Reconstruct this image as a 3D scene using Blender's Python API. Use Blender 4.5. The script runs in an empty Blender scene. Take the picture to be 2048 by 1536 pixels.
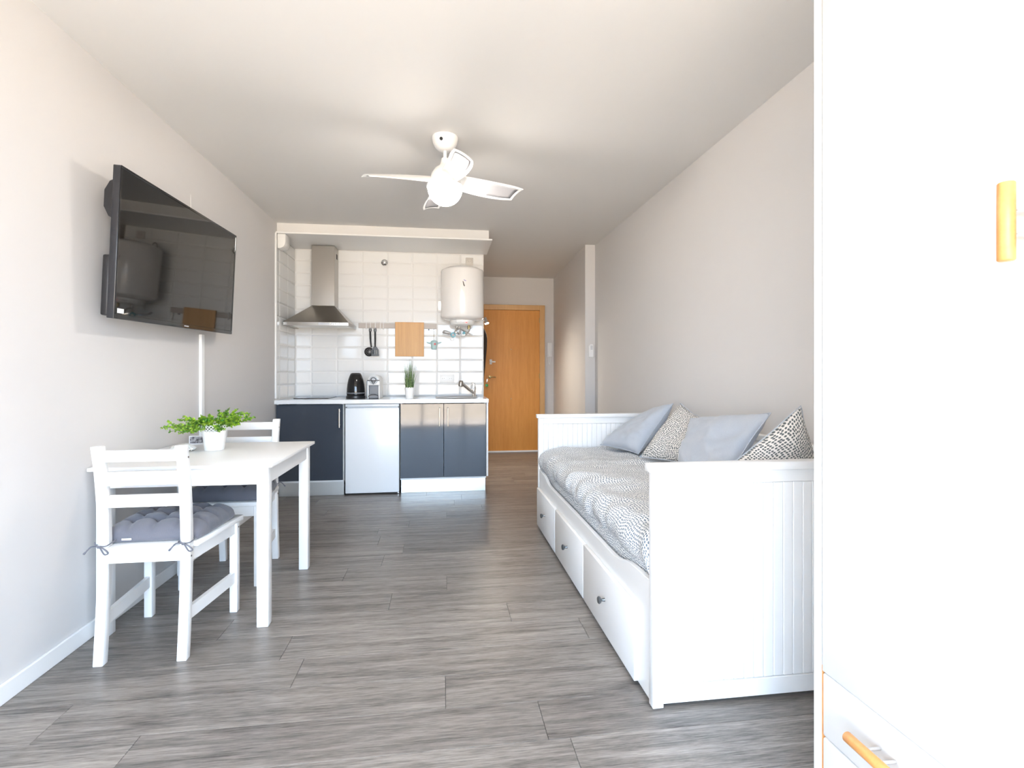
import bpy, bmesh, math, random
from mathutils import Vector, Matrix, noise
random.seed(7)
PI = math.pi
scene = bpy.context.scene
C = scene.collection

# ------------------------------------------------------------------ camera
F_PX = 1025.0
cam_data = bpy.data.cameras.new('camera')
cam_data.sensor_width = 36.0
cam_data.lens = 36.0 * F_PX / 2048.0
cam_data.shift_y = (745.0 - 768.0) / 2048.0
cam_data.clip_start = 0.02
cam = bpy.data.objects.new('camera', cam_data)
C.objects.link(cam)
cam.location = (0, 0, 1.135)
cam.rotation_euler = (PI / 2, 0.0, -math.atan(138.0 / F_PX))
scene.camera = cam

# ------------------------------------------------------------------ world, sun, exposure
world = bpy.data.worlds.new('world'); scene.world = world
world.use_nodes = True
wn = world.node_tree; wn.nodes.clear()
w_out = wn.nodes.new('ShaderNodeOutputWorld')
w_bg = wn.nodes.new('ShaderNodeBackground')
w_tc = wn.nodes.new('ShaderNodeTexCoord')
w_sep = wn.nodes.new('ShaderNodeSeparateXYZ')
w_ramp = wn.nodes.new('ShaderNodeValToRGB')
w_map = wn.nodes.new('ShaderNodeMapRange')
w_map.inputs['From Min'].default_value = -1.0
wn.links.new(w_tc.outputs['Generated'], w_sep.inputs[0])
wn.links.new(w_sep.outputs['Z'], w_map.inputs['Value'])
wn.links.new(w_map.outputs[0], w_ramp.inputs[0])
cr = w_ramp.color_ramp
cr.elements[0].position = 0.0; cr.elements[0].color = (0.98, 0.83, 0.66, 1)
cr.elements[1].position = 1.0; cr.elements[1].color = (0.48, 0.72, 1.0, 1)
e = cr.elements.new(0.485); e.color = (0.98, 0.83, 0.66, 1)
e = cr.elements.new(0.505); e.color = (0.64, 0.80, 1.0, 1)
e = cr.elements.new(0.70); e.color = (0.50, 0.73, 1.0, 1)
wn.links.new(w_ramp.outputs[0], w_bg.inputs['Color'])
w_bg.inputs['Strength'].default_value = 8.5
wn.links.new(w_bg.outputs[0], w_out.inputs['Surface'])

sun_d = bpy.data.lights.new('sun', 'SUN'); sun_d.energy = 34.0; sun_d.angle = 0.009
sun_d.color = (1.0, 0.93, 0.84)
sun = bpy.data.objects.new('sun', sun_d); C.objects.link(sun)
sun.rotation_euler = Vector((-0.06, 0.50, -1.0)).to_track_quat('-Z', 'Y').to_euler()
sun.location = (0, -4, 6)

portal_d = bpy.data.lights.new('window_daylight', 'AREA')
portal_d.shape = 'RECTANGLE'; portal_d.size = 2.7; portal_d.size_y = 2.3
portal_d.cycles.is_portal = True
portal = bpy.data.objects.new('window_daylight', portal_d); C.objects.link(portal)
portal.location = (0, -1.12, 1.15); portal.rotation_euler = (PI / 2, 0, 0)

vs = scene.view_settings
vs.view_transform = 'Standard'; vs.look = 'None'; vs.gamma = 1.0; vs.use_curve_mapping = False
vs.exposure = 1.22
scene.cycles.max_bounces = 8
scene.cycles.diffuse_bounces = 5
scene.cycles.glossy_bounces = 4
scene.cycles.transmission_bounces = 2
scene.cycles.use_adaptive_sampling = True
scene.cycles.adaptive_threshold = 0.05
scene.cycles.use_light_tree=False
scene.cycles.caustics_reflective = False
scene.cycles.caustics_refractive = False
scene.cycles.sample_clamp_indirect = 8.0

# ------------------------------------------------------------------ materials
M = {}
def mat(name, col, rough=0.5, metal=0.0, spec=0.5, coat=0.0, coat_rough=0.05, emit=None, estr=0.0):
    m = bpy.data.materials.new(name); m.use_nodes = True
    b = m.node_tree.nodes['Principled BSDF']
    b.inputs['Base Color'].default_value = (*col, 1)
    b.inputs['Roughness'].default_value = rough
    b.inputs['Metallic'].default_value = metal
    b.inputs['Specular IOR Level'].default_value = spec
    b.inputs['Coat Weight'].default_value = coat
    b.inputs['Coat Roughness'].default_value = coat_rough
    if emit:
        b.inputs['Emission Color'].default_value = (*emit, 1)
        b.inputs['Emission Strength'].default_value = estr
    M[name] = m
    return m
def nodes(m):
    nt = m.node_tree
    return nt, nt.nodes, nt.links, nt.nodes['Principled BSDF']
def add_bump(m, scale, strength, dist=0.002, detail=4, stretch=None):
    nt, N, L, b = nodes(m)
    tc = N.new('ShaderNodeTexCoord'); nz = N.new('ShaderNodeTexNoise'); bp = N.new('ShaderNodeBump')
    nz.inputs['Scale'].default_value = scale; nz.inputs['Detail'].default_value = detail
    if stretch:
        mp = N.new('ShaderNodeMapping'); mp.inputs['Scale'].default_value = stretch
        L.new(tc.outputs['Object'], mp.inputs[0]); L.new(mp.outputs[0], nz.inputs['Vector'])
    else:
        L.new(tc.outputs['Object'], nz.inputs['Vector'])
    bp.inputs['Strength'].default_value = strength; bp.inputs['Distance'].default_value = dist
    L.new(nz.outputs['Fac'], bp.inputs['Height']); L.new(bp.outputs[0], b.inputs['Normal'])
    return m
def wood(name, c0, c1, rough, stretch, scale=1.0, coat=0.0, rnd=False, bump=0.05, cmid=None):
    m = mat(name, c0, rough, coat=coat)
    nt, N, L, b = nodes(m)
    tc = N.new('ShaderNodeTexCoord'); mp = N.new('ShaderNodeMapping')
    mp.inputs['Scale'].default_value = stretch
    vec = tc.outputs['Object']
    if rnd:
        oi = N.new('ShaderNodeObjectInfo'); mul = N.new('ShaderNodeMath'); mul.operation = 'MULTIPLY'
        mul.inputs[1].default_value = 37.0
        L.new(oi.outputs['Random'], mul.inputs[0])
        va = N.new('ShaderNodeVectorMath'); va.operation = 'ADD'
        L.new(vec, va.inputs[0]); L.new(mul.outputs[0], va.inputs[1]); vec = va.outputs[0]
    L.new(vec, mp.inputs[0])
    n1 = N.new('ShaderNodeTexNoise'); n1.inputs['Scale'].default_value = scale
    n1.inputs['Detail'].default_value = 8; n1.inputs['Roughness'].default_value = 0.62; n1.inputs['Distortion'].default_value = 0.6
    L.new(mp.outputs[0], n1.inputs['Vector'])
    n2 = N.new('ShaderNodeTexNoise'); n2.inputs['Scale'].default_value = scale * (8.0 if rnd else 4.5)
    n2.inputs['Detail'].default_value = 5; n2.inputs['Roughness'].default_value = 0.7
    L.new(mp.outputs[0], n2.inputs['Vector'])
    mx = N.new('ShaderNodeMath'); mx.operation = 'MULTIPLY_ADD'; mx.inputs[1].default_value = 0.52 if rnd else 0.42
    ml = N.new('ShaderNodeMath'); ml.operation = 'MULTIPLY'; ml.inputs[1].default_value = 0.48 if rnd else 0.58
    L.new(n1.outputs['Fac'], ml.inputs[0]); L.new(n2.outputs['Fac'], mx.inputs[0]); L.new(ml.outputs[0], mx.inputs[2])
    rp = N.new('ShaderNodeValToRGB')
    rp.color_ramp.elements[0].position = 0.36 if rnd else 0.33; rp.color_ramp.elements[0].color = (*c0, 1)
    rp.color_ramp.elements[1].position = 0.64 if rnd else 0.66; rp.color_ramp.elements[1].color = (*c1, 1)
    L.new(mx.outputs[0], rp.inputs[0])
    col = rp.outputs[0]
    if rnd:
        hs = N.new('ShaderNodeHueSaturation')
        mr = N.new('ShaderNodeMapRange'); mr.inputs['To Min'].default_value = 0.82; mr.inputs['To Max'].default_value = 1.16
        L.new(oi.outputs['Random'], mr.inputs['Value']); L.new(mr.outputs[0], hs.inputs['Value']); L.new(col, hs.inputs['Color']); col = hs.outputs[0]
    L.new(col, b.inputs['Base Color'])
    bp = N.new('ShaderNodeBump'); bp.inputs['Strength'].default_value = bump; bp.inputs['Distance'].default_value = 0.001
    L.new(mx.outputs[0], bp.inputs['Height']); L.new(bp.outputs[0], b.inputs['Normal'])
    return m

mat('wall_paint', (0.645, 0.63, 0.622), 0.85, spec=0.25)
mat('ceiling_paint', (0.73, 0.72, 0.705), 0.9, spec=0.2)
mat('trim_white', (0.84, 0.84, 0.835), 0.45)
add_bump(mat('white_paint', (0.84, 0.84, 0.838), 0.38), 6, 0.05, 0.001, stretch=(1, 1, 1))
mat('white_lacquer', (0.80, 0.80, 0.795), 0.36)
mat('white_plastic', (0.84, 0.84, 0.83), 0.35)
mat('appliance_white', (0.84, 0.86, 0.88), 0.16)
mat('enamel', (0.84, 0.82, 0.80), 0.12)
add_bump(mat('tile_glaze', (0.80, 0.80, 0.79), 0.06, spec=0.42), 9, 0.10, 0.004, detail=1)
mat('grout', (0.80, 0.79, 0.77), 0.9)
mat('counter', (0.80, 0.82, 0.84), 0.10)
add_bump(mat('steel', (0.42, 0.40, 0.37), 0.28, metal=1.0), 30, 0.06, 0.001, stretch=(1, 1, 40))
add_bump(mat('brushed_toe', (0.72, 0.72, 0.70), 0.32, metal=1.0), 20, 0.06, 0.001, stretch=(60, 60, 1))
mat('rail_metal', (0.44, 0.395, 0.36), 0.45)
mat('chrome', (0.75, 0.75, 0.75), 0.12, metal=1.0)
mat('pewter', (0.20, 0.21, 0.22), 0.35, metal=0.9)
mat('brass', (0.45, 0.36, 0.18), 0.3, metal=1.0)
add_bump(mat('slate_gloss', (0.046, 0.056, 0.074), 0.06, spec=0.5), 3, 0.012, 0.01, detail=1)
mat('cavity', (0.02, 0.02, 0.025), 0.7)
mat('black_gloss', (0.008, 0.008, 0.009), 0.06)
mat('black_plastic', (0.015, 0.015, 0.017), 0.32)
mat('bezel', (0.02, 0.021, 0.025), 0.25)
mat('tv_screen', (0.006, 0.006, 0.006), 0.03, spec=0.45)
mat('grey_plastic', (0.16, 0.17, 0.19), 0.4)
mat('socket_grey', (0.60, 0.57, 0.53), 0.35)
mat('light_grey', (0.48, 0.50, 0.53), 0.3)
mat('clear_tank', (0.60, 0.66, 0.72), 0.08)
mat('handle_metal', (0.72, 0.64, 0.55), 0.28, metal=1.0)
mat('sticker_blue', (0.35, 0.30, 0.55), 0.5)
mat('sticker_dark', (0.10, 0.08, 0.07), 0.5)
mat('red_light', (0.8, 0.05, 0.05), 0.4, emit=(1.0, 0.05, 0.05), estr=1.5)
mat('teal_plastic', (0.02, 0.28, 0.36), 0.3)
mat('pale_teal', (0.45, 0.62, 0.62), 0.5)
mat('red_paint', (0.75, 0.18, 0.18), 0.5)
mat('green_plastic', (0.01, 0.30, 0.05), 0.3)
mat('string', (0.42, 0.34, 0.24), 0.8)
mat('coat_cloth', (0.035, 0.022, 0.016), 0.9)
mat('shell', (0.86, 0.84, 0.80), 0.4)
mat('label_white', (0.85, 0.85, 0.86), 0.5)
mat('blade_grey', (0.36, 0.36, 0.38), 0.4)
mat('globe', (1, 0.96, 0.9), 0.3, emit=(1.0, 0.93, 0.84), estr=38.0)
mat('bulb', (1, 1, 1), 0.3, emit=(1.0, 0.90, 0.76), estr=40.0)
wood('plank_wood', (0.068, 0.061, 0.056), (0.345, 0.314, 0.290), 0.38, (1.6, 26.0, 1.0), 1.0, rnd=True, bump=0.12)
M['plank_wood'].node_tree.nodes['Principled BSDF'].inputs['Specular IOR Level'].default_value = 0.42
mat('underlay', (0.05, 0.047, 0.045), 0.9)
wood('door_wood', (0.56, 0.22, 0.030), (0.70, 0.31, 0.058), 0.48, (14.0, 14.0, 1.0), 1.6, bump=0.03)
wood('frame_wood', (0.55, 0.31, 0.12), (0.66, 0.40, 0.17), 0.38, (12.0, 12.0, 1.2), 1.5, bump=0.03)
wood('bamboo', (0.48, 0.255, 0.085), (0.64, 0.37, 0.145), 0.45, (30.0, 30.0, 1.0), 1.6, bump=0.03)
wood('handle_wood', (0.62, 0.27, 0.075), (0.76, 0.37, 0.13), 0.4, (20.0, 20.0, 20.0), 1.0, bump=0.02)
mat('balcony_tile', (0.66, 0.56, 0.47), 0.8)

def fabric(name, col, rough=0.9, weave=900):
    m = mat(name, col, rough, spec=0.2)
    nt, N, L, b = nodes(m)
    b.inputs['Sheen Weight'].default_value = 0.25
    tc = N.new('ShaderNodeTexCoord'); nz = N.new('ShaderNodeTexNoise'); nz.inputs['Scale'].default_value = weave
    n2 = N.new('ShaderNodeTexNoise'); n2.inputs['Scale'].default_value = 22; n2.inputs['Detail'].default_value = 4
    L.new(tc.outputs['Object'], nz.inputs['Vector']); L.new(tc.outputs['Object'], n2.inputs['Vector'])
    rp = N.new('ShaderNodeValToRGB')
    rp.color_ramp.elements[0].position = 0.3; rp.color_ramp.elements[0].color = (*[c * 0.86 for c in col], 1)
    rp.color_ramp.elements[1].position = 0.7; rp.color_ramp.elements[1].color = (*[min(1, c * 1.1) for c in col], 1)
    L.new(nz.outputs['Fac'], rp.inputs[0]); L.new(rp.outputs[0], b.inputs['Base Color'])
    bp = N.new('ShaderNodeBump'); bp.inputs['Strength'].default_value = 0.25; bp.inputs['Distance'].default_value = 0.006
    L.new(n2.outputs['Fac'], bp.inputs['Height']); L.new(bp.outputs[0], b.inputs['Normal'])
    return m
fabric('cushion_cloth', (0.135, 0.140, 0.168))
fabric('pillow_cloth', (0.44, 0.475, 0.53))

def dotted(name, ground, dot, scale, thresh):
    m = mat(name, ground, 0.9, spec=0.2)
    nt, N, L, b = nodes(m)
    uv = N.new('ShaderNodeUVMap'); uv.uv_map = 'UVMap'
    nz = N.new('ShaderNodeTexNoise'); nz.noise_dimensions = '2D'; nz.inputs['Scale'].default_value = 4.5; nz.inputs['Detail'].default_value = 1
    L.new(uv.outputs[0], nz.inputs['Vector'])
    sc = N.new('ShaderNodeVectorMath'); sc.operation = 'SCALE'; sc.inputs['Scale'].default_value = 0.075
    sb = N.new('ShaderNodeVectorMath'); sb.operation = 'SUBTRACT'; sb.inputs[1].default_value = (0.5, 0.5, 0.5)
    L.new(nz.outputs['Color'], sb.inputs[0]); L.new(sb.outputs[0], sc.inputs[0])
    ad = N.new('ShaderNodeVectorMath'); ad.operation = 'ADD'
    L.new(uv.outputs[0], ad.inputs[0]); L.new(sc.outputs[0], ad.inputs[1])
    vo = N.new('ShaderNodeTexVoronoi'); vo.voronoi_dimensions = '2D'; vo.inputs['Scale'].default_value = scale; vo.inputs['Randomness'].default_value = 0.35
    L.new(ad.outputs[0], vo.inputs['Vector'])
    rp = N.new('ShaderNodeValToRGB')
    rp.color_ramp.elements[0].position = thresh - 0.04; rp.color_ramp.elements[0].color = (*dot, 1)
    rp.color_ramp.elements[1].position = thresh + 0.04; rp.color_ramp.elements[1].color = (*ground, 1)
    L.new(vo.outputs['Distance'], rp.inputs[0]); L.new(rp.outputs[0], b.inputs['Base Color'])
    tc = N.new('ShaderNodeTexCoord'); n2 = N.new('ShaderNodeTexNoise'); n2.inputs['Scale'].default_value = 16; n2.inputs['Detail'].default_value = 3
    L.new(tc.outputs['Object'], n2.inputs['Vector'])
    bp = N.new('ShaderNodeBump'); bp.inputs['Strength'].default_value = 0.3; bp.inputs['Distance'].default_value = 0.008
    L.new(n2.outputs['Fac'], bp.inputs['Height']); L.new(bp.outputs[0], b.inputs['Normal'])
    return m
dotted('duvet_print', (0.86, 0.86, 0.86), (0.13, 0.185, 0.25), 95, 0.34)
dotted('pillow_print', (0.76, 0.73, 0.69), (0.12, 0.135, 0.14), 100, 0.36)

def leafy(name, c0, c1, rough=0.5, scale=40):
    m = mat(name, c0, rough)
    nt, N, L, b = nodes(m)
    tc = N.new('ShaderNodeTexCoord'); nz = N.new('ShaderNodeTexNoise'); nz.inputs['Scale'].default_value = scale
    L.new(tc.outputs['Object'], nz.inputs['Vector'])
    rp = N.new('ShaderNodeValToRGB')
    rp.color_ramp.elements[0].position = 0.38; rp.color_ramp.elements[0].color = (*c0, 1)
    rp.color_ramp.elements[1].position = 0.62; rp.color_ramp.elements[1].color = (*c1, 1)
    L.new(nz.outputs['Fac'], rp.inputs[0]); L.new(rp.outputs[0], b.inputs['Base Color'])
    b.inputs['Subsurface Weight'].default_value = 0.0
leafy('leaf', (0.045, 0.17, 0.012), (0.30, 0.47, 0.025), 0.45, 45)
leafy('grass_leaf', (0.05, 0.12, 0.035), (0.22, 0.31, 0.11), 0.5, 60)
mat('stem', (0.10, 0.16, 0.04), 0.6)
leafy('photo_print', (0.04, 0.04, 0.05), (0.45, 0.44, 0.46), 0.4, 55)

# ------------------------------------------------------------------ mesh helpers
class MB:
    def __init__(s):
        s.bm = bmesh.new(); s.uv = False
    def merge(s, b2):
        me = bpy.data.meshes.new('tmp'); b2.to_mesh(me); b2.free(); s.bm.from_mesh(me); bpy.data.meshes.remove(me); return s
    def box(s, x0, x1, y0, y1, z0, z1, bev=0.0, seg=2, mtx=None):
        b = bmesh.new(); bmesh.ops.create_cube(b, size=1.0)
        bmesh.ops.scale(b, vec=(abs(x1 - x0), abs(y1 - y0), abs(z1 - z0)), verts=b.verts)
        bmesh.ops.translate(b, vec=((x0 + x1) / 2, (y0 + y1) / 2, (z0 + z1) / 2), verts=b.verts)
        if bev > 0: bmesh.ops.bevel(b, geom=list(b.edges), offset=bev, segments=seg, affect='EDGES', profile=0.5)
        if mtx is not None: b.transform(mtx)
        return s.merge(b)
    def faces(s, verts, faces):
        vs_ = [s.bm.verts.new(v) for v in verts]
        for f in faces:
            try: s.bm.faces.new([vs_[i] for i in f])
            except ValueError: pass
        return s
    def prism(s, poly, fn, d0, d1, bev=0.0, seg=1):
        b = bmesh.new(); n = len(poly)
        a = [b.verts.new(fn(p, d0)) for p in poly]; c = [b.verts.new(fn(p, d1)) for p in poly]
        b.faces.new(a); b.faces.new(list(reversed(c)))
        for i in range(n): b.faces.new((a[i], c[i], c[(i + 1) % n], a[(i + 1) % n]))
        bmesh.ops.recalc_face_normals(b, faces=b.faces)
        if bev > 0: bmesh.ops.bevel(b, geom=list(b.edges), offset=bev, segments=seg, affect='EDGES', profile=0.5)
        return s.merge(b)
    def lathe(s, prof, n=24, mtx=None, cap=True):
        b = bmesh.new(); rings = []
        for r, z in prof:
            if r <= 1e-6: rings.append([b.verts.new((0, 0, z))])
            else: rings.append([b.verts.new((r * math.cos(2 * PI * k / n), r * math.sin(2 * PI * k / n), z)) for k in range(n)])
        for a, c in zip(rings, rings[1:]):
            for k in range(n):
                q = [a[k % len(a)], a[(k + 1) % len(a)], c[(k + 1) % len(c)], c[k % len(c)]]
                q2 = []
                for v in q:
                    if v not in q2: q2.append(v)
                if len(q2) > 2: b.faces.new(q2)
        if cap:
            for R in (rings[0], rings[-1]):
                if len(R) > 2: b.faces.new(R)
        bmesh.ops.recalc_face_normals(b, faces=b.faces)
        if mtx is not None: b.transform(mtx)
        return s.merge(b)
    def tube(s, path, r, n=8, closed=False, flat=1.0):
        P = [Vector(p) for p in path]; m = len(P); b = bmesh.new()
        R = r if isinstance(r, (list, tuple)) else [r] * m
        T = []
        for i in range(m):
            if closed: t = P[(i + 1) % m] - P[i - 1]
            else: t = P[min(i + 1, m - 1)] - P[max(i - 1, 0)]
            T.append(t.normalized())
        up = Vector((0, 0, 1)) if abs(T[0].z) < 0.9 else Vector((1, 0, 0))
        u = (up - T[0] * up.dot(T[0])).normalized(); rings = []
        for i in range(m):
            u = (u - T[i] * u.dot(T[i])).normalized(); w = T[i].cross(u)
            rings.append([b.verts.new(P[i] + (u * math.cos(2 * PI * k / n) * flat + w * math.sin(2 * PI * k / n)) * R[i]) for k in range(n)])
        pairs = list(zip(rings, rings[1:])) + ([(rings[-1], rings[0])] if closed else [])
        for a, c in pairs:
            for k in range(n): b.faces.new((a[k], a[(k + 1) % n], c[(k + 1) % n], c[k]))
        if not closed: b.faces.new(rings[0]); b.faces.new(rings[-1])
        bmesh.ops.recalc_face_normals(b, faces=b.faces)
        return s.merge(b)
    def grid(s, fn, nu, nv, close_u=False, uvfn=None):
        vv = [[s.bm.verts.new(fn(i / nu, j / nv)) for j in range(nv + 1)] for i in range(nu + (0 if close_u else 1))]
        if uvfn: lay = s.bm.loops.layers.uv.get('UVMap') or s.bm.loops.layers.uv.new('UVMap')
        for i in range(nu):
            for j in range(nv):
                i2 = (i + 1) % len(vv)
                f = s.bm.faces.new((vv[i][j], vv[i2][j], vv[i2][j + 1], vv[i][j + 1]))
                if uvfn:
                    for lp, (a, c) in zip(f.loops, ((i, j), (i + 1, j), (i + 1, j + 1), (i, j + 1))):
                        lp[lay].uv = uvfn(a / nu, c / nv)
        s.vv = vv
        return s
    def build(s, name, m, parent=None, smooth=None, recalc=False):
        if recalc: bmesh.ops.recalc_face_normals(s.bm, faces=s.bm.faces)
        me = bpy.data.meshes.new(name)
        base = BASE.get(parent, Vector((0, 0, 0))) if parent is not None else Vector((0, 0, 0))
        if base.length > 0: bmesh.ops.translate(s.bm, vec=-base, verts=s.bm.verts)
        s.bm.to_mesh(me); s.bm.free()
        if smooth is not None:
            me.polygons.foreach_set('use_smooth', [True] * len(me.polygons))
            me.set_sharp_from_angle(angle=math.radians(smooth))
        me.materials.append(M[m] if isinstance(m, str) else m)
        o = bpy.data.objects.new(name, me); C.objects.link(o)
        if parent is not None:
            o.parent = parent; BASE[o] = base
        return o
BASE = {}
def tag(o, label=None, cat=None, group=None, kind=None):
    if label: o['label'] = label
    if cat: o['category'] = cat
    if group: o['group'] = group
    if kind: o['kind'] = kind
    return o
def thing(name, label, cat, loc=(0, 0, 0), group=None):
    o = bpy.data.objects.new(name, None); C.objects.link(o); o.location = loc; o.empty_display_size = 0.05
    BASE[o] = Vector(loc)
    return tag(o, label, cat, group)
def struct(name, mb, m, smooth=None):
    return tag(mb.build(name, m, None, smooth), kind='structure')
def copy_tree(o, parent=None):
    c = o.copy(); C.objects.link(c)
    if parent is not None: c.parent = parent
    for ch in [x for x in bpy.data.objects if x.parent == o]: copy_tree(ch, c)
    return c
def bx(x0, x1, y0, y1, z0, z1, bev=0.0, seg=2): return MB().box(x0, x1, y0, y1, z0, z1, bev, seg)
def MT(loc, axis=None, ang=0.0): 
    m = Matrix.Translation(loc)
    return m @ Matrix.Rotation(ang, 4, axis) if axis else m
def aim(loc, d):            # local +Z turned to d, at loc
    return Matrix.Translation(loc) @ Vector(d).to_track_quat('Z', 'Y').to_matrix().to_4x4()
def smoothpath(pts, n=8):
    P = [Vector(p) for p in pts]; out = []
    for i in range(len(P) - 1):
        p0 = P[max(i - 1, 0)]; p1 = P[i]; p2 = P[i + 1]; p3 = P[min(i + 2, len(P) - 1)]
        for k in range(n):
            t = k / n
            out.append(0.5 * ((2 * p1) + (p2 - p0) * t + (2 * p0 - 5 * p1 + 4 * p2 - p3) * t * t + (3 * p1 - p0 - 3 * p2 + p3) * t ** 3))
    out.append(P[-1]); return out

# ------------------------------------------------------------------ room shell
XL, XR, YB, YF, H = -1.5, 1.613, 7.30, -1.1, 2.5
KX, KY = 0.43, 5.475          # kitchen partition: right end, face
floor = struct('floor', bx(XL - 0.1, XR + 0.2, YF - 0.1, YB + 0.1, -0.12, -0.008), 'underlay')
struct('ceiling', bx(XL - 0.1, XR + 0.2, YF - 0.1, YB + 0.1, H, H + 0.12), 'ceiling_paint')
wall_left = struct('wall_left', bx(XL - 0.12, XL, YF - 0.1, KY, -0.008, H), 'wall_paint')
struct('wall_right', bx(XR, XR + 0.12, YF - 0.1, 5.32, -0.008, H), 'wall_paint')
wall_kitchen = struct('wall_kitchen', bx(XL - 0.12, KX, KY, YB, -0.008, H), 'wall_paint')
struct('wall_back', bx(KX, XR + 0.1, YB, YB + 0.12, -0.008, H), 'wall_paint')
# narrow pier and the corridor wall behind it
struct('wall_corridor', MB().prism([(1.505, 5.32), (1.735, 5.32), (1.735, YB), (1.593, YB)], lambda p, d: Vector((p[0], p[1], d)), -0.008, H), 'wall_paint')
# window wall behind the camera
ww = MB()
ww.box(XL - 0.1, -1.35, YF - 0.12, YF, -0.008, H); ww.box(1.35, XR + 0.1, YF - 0.12, YF, -0.008, H); ww.box(-1.35, 1.35, YF - 0.12, YF, 2.3, H)
struct('wall_window', ww, 'wall_paint')
wf = MB()
for x in (-1.35, -0.45, 0.41, 1.31): wf.box(x, x + 0.04, YF - 0.09, YF - 0.03, 0, 2.3, 0.004)
for z in (0.0, 2.26): wf.box(-1.31, 1.31, YF - 0.09, YF - 0.03, z, z + 0.04, 0.004)
struct('window_1', wf, 'white_lacquer')
struct('floor_balcony', bx(-2.4, 2.4, -3.0, YF - 0.12, -0.14, -0.02), 'balcony_tile')
struct('sun_block_slab', bx(-2.4, 2.4, -2.35, YF - 0.12, 2.62, 2.76), 'ceiling_paint')  # unseen slab added over the balcony to keep direct sun out of the room
par = MB()
for k in range(41): par.box(-2.4 + k * 0.12 - 0.008, -2.4 + k * 0.12 + 0.008, -2.98, -2.96, -0.02, 1.0)
par.box(-2.42, 2.42, -3.0, -2.94, 1.0, 1.04)
struct('trim_4', par, 'white_lacquer')
for side, args in (('left', (XL, XL + 0.012, YF, 4.90, 0, 0.068)), ('right', (XR - 0.012, XR, YF, 5.32, 0, 0.068)), ('back', (1.455, 1.59, YB - 0.012, YB, 0, 0.068))):
    struct('baseboard_' + side, bx(*args, 0.003), 'trim_white')

# floor planks
PW, PL = 0.19, 1.26
plank_me = {}
def plank(x0, x1, y0, y1):
    key = (round(x1 - x0, 3), round(y1 - y0, 3))
    if key not in plank_me:
        o = MB().box(-key[0] / 2 + 0.0006, key[0] / 2 - 0.0006, -key[1] / 2 + 0.0006, key[1] / 2 - 0.0006, -0.008, 0.0, 0.0009, 1).build('plank', 'plank_wood', floor)
        plank_me[key] = o.data
    else:
        o = bpy.data.objects.new('plank', plank_me[key]); C.objects.link(o); o.parent = floor
    o.location = ((x0 + x1) / 2, (y0 + y1) / 2, 0)
seam = {0: 0.009, -1: 0.324, 1: -0.545, 2: 0.62, 3: 0.31, 4: -0.258, 5: 0.02, 7: -0.36, 11: -0.25, 12: 0.028, 13: -0.935}
k0 = math.floor((YF - 1.745) / PW); k1 = math.ceil((YB - 1.745) / PW)
for k in range(k0, k1):
    y0 = max(1.745 + k * PW, YF); y1 = min(y0 + PW if y0 > YF else 1.745 + (k + 1) * PW, YB)
    if y1 - y0 < 0.01: continue
    xr = XR if y0 < 5.2 else 1.62
    xl = XL if y1 < KY else (KX if y0 > KY - 0.02 else XL)
    s0 = seam.get(k, random.uniform(-0.6, 0.6))
    xs = [xl]; x = s0 - 3 * PL
    while x < xr - 0.05:
        if x > xl + 0.05: xs.append(x)
        x += PL
    xs.append(xr)
    for a, b_ in zip(xs, xs[1:]): plank(a, b_, y0, y1)

# wall tiles: bevelled, stacked in straight columns
TZ0, TP = 0.8895, 0.1265
tile_me = {}
def tile(parent, wall, a0, a1, z0, z1):
    g = 0.0011; w = a1 - a0 - 2 * g; h = z1 - z0 - 2 * g
    key = (round(w, 3), round(h, 3)); w, h = key
    if key not in tile_me:
        be = min(0.012, w * 0.3, h * 0.3); t0, t1 = 0.003, 0.0075
        V = []
        for (ins, d) in ((0, 0), (0, t0), (be, t1)):
            for sx, sz in ((-1, -1), (1, -1), (1, 1), (-1, 1)): V.append((sx * (w / 2 - ins), -d, sz * (h / 2 - ins)))
        Fc = [(8, 9, 10, 11)]
        for lv in (0, 4):
            for i in range(4): Fc.append((lv + i, lv + (i + 1) % 4, lv + 4 + (i + 1) % 4, lv + 4 + i))
        o = MB().faces(V, Fc).build('tile', 'tile_glaze', parent, recalc=True); tile_me[key] = o.data
    else:
        o = bpy.data.objects.new('tile', tile_me[key]); C.objects.link(o); o.parent = parent
    cz = (z0 + z1) / 2; ca = (a0 + a1) / 2
    j = random.uniform(-0.004, 0.004); q = random.uniform(-0.004, 0.004)
    if wall == 'back':
        o.location = (ca, KY - 0.0025, cz); o.rotation_euler = (j, 0, q)
    else:
        o.location = (XL + 0.0025, ca, cz); o.rotation_euler = (0, j, PI / 2 + q)
rows = [(TZ0 + k * TP, min(TZ0 + (k + 1) * TP, 2.392)) for k in range(12)]
cols = [XL + 0.009, -1.333, -1.08, -0.827, -0.574, -0.319, -0.063, 0.180, KX - 0.002]
grout = MB(); grout.box(XL + 0.001, KX, KY - 0.003, KY - 0.0002, 0.86, 2.394)
grout.build('grout', 'grout', wall_kitchen)
g2 = MB(); g2.box(XL + 0.0002, XL + 0.003, 4.875, KY - 0.003, 0.86, 2.394); g2.build('grout', 'grout', wall_left)
for (z0, z1) in rows:
    for a, b_ in zip(cols, cols[1:]): tile(wall_kitchen, 'back', a, b_, z0, z1)
    for a, b_ in ((4.876, 4.958), (4.958, 5.212), (5.212, KY - 0.009)): tile(wall_left, 'side', a, b_, z0, z1)
struct('trim_1', bx(XL, XL + 0.014, 4.852, 4.876, 0.90, 2.394, 0.002), 'trim_white')
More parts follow.
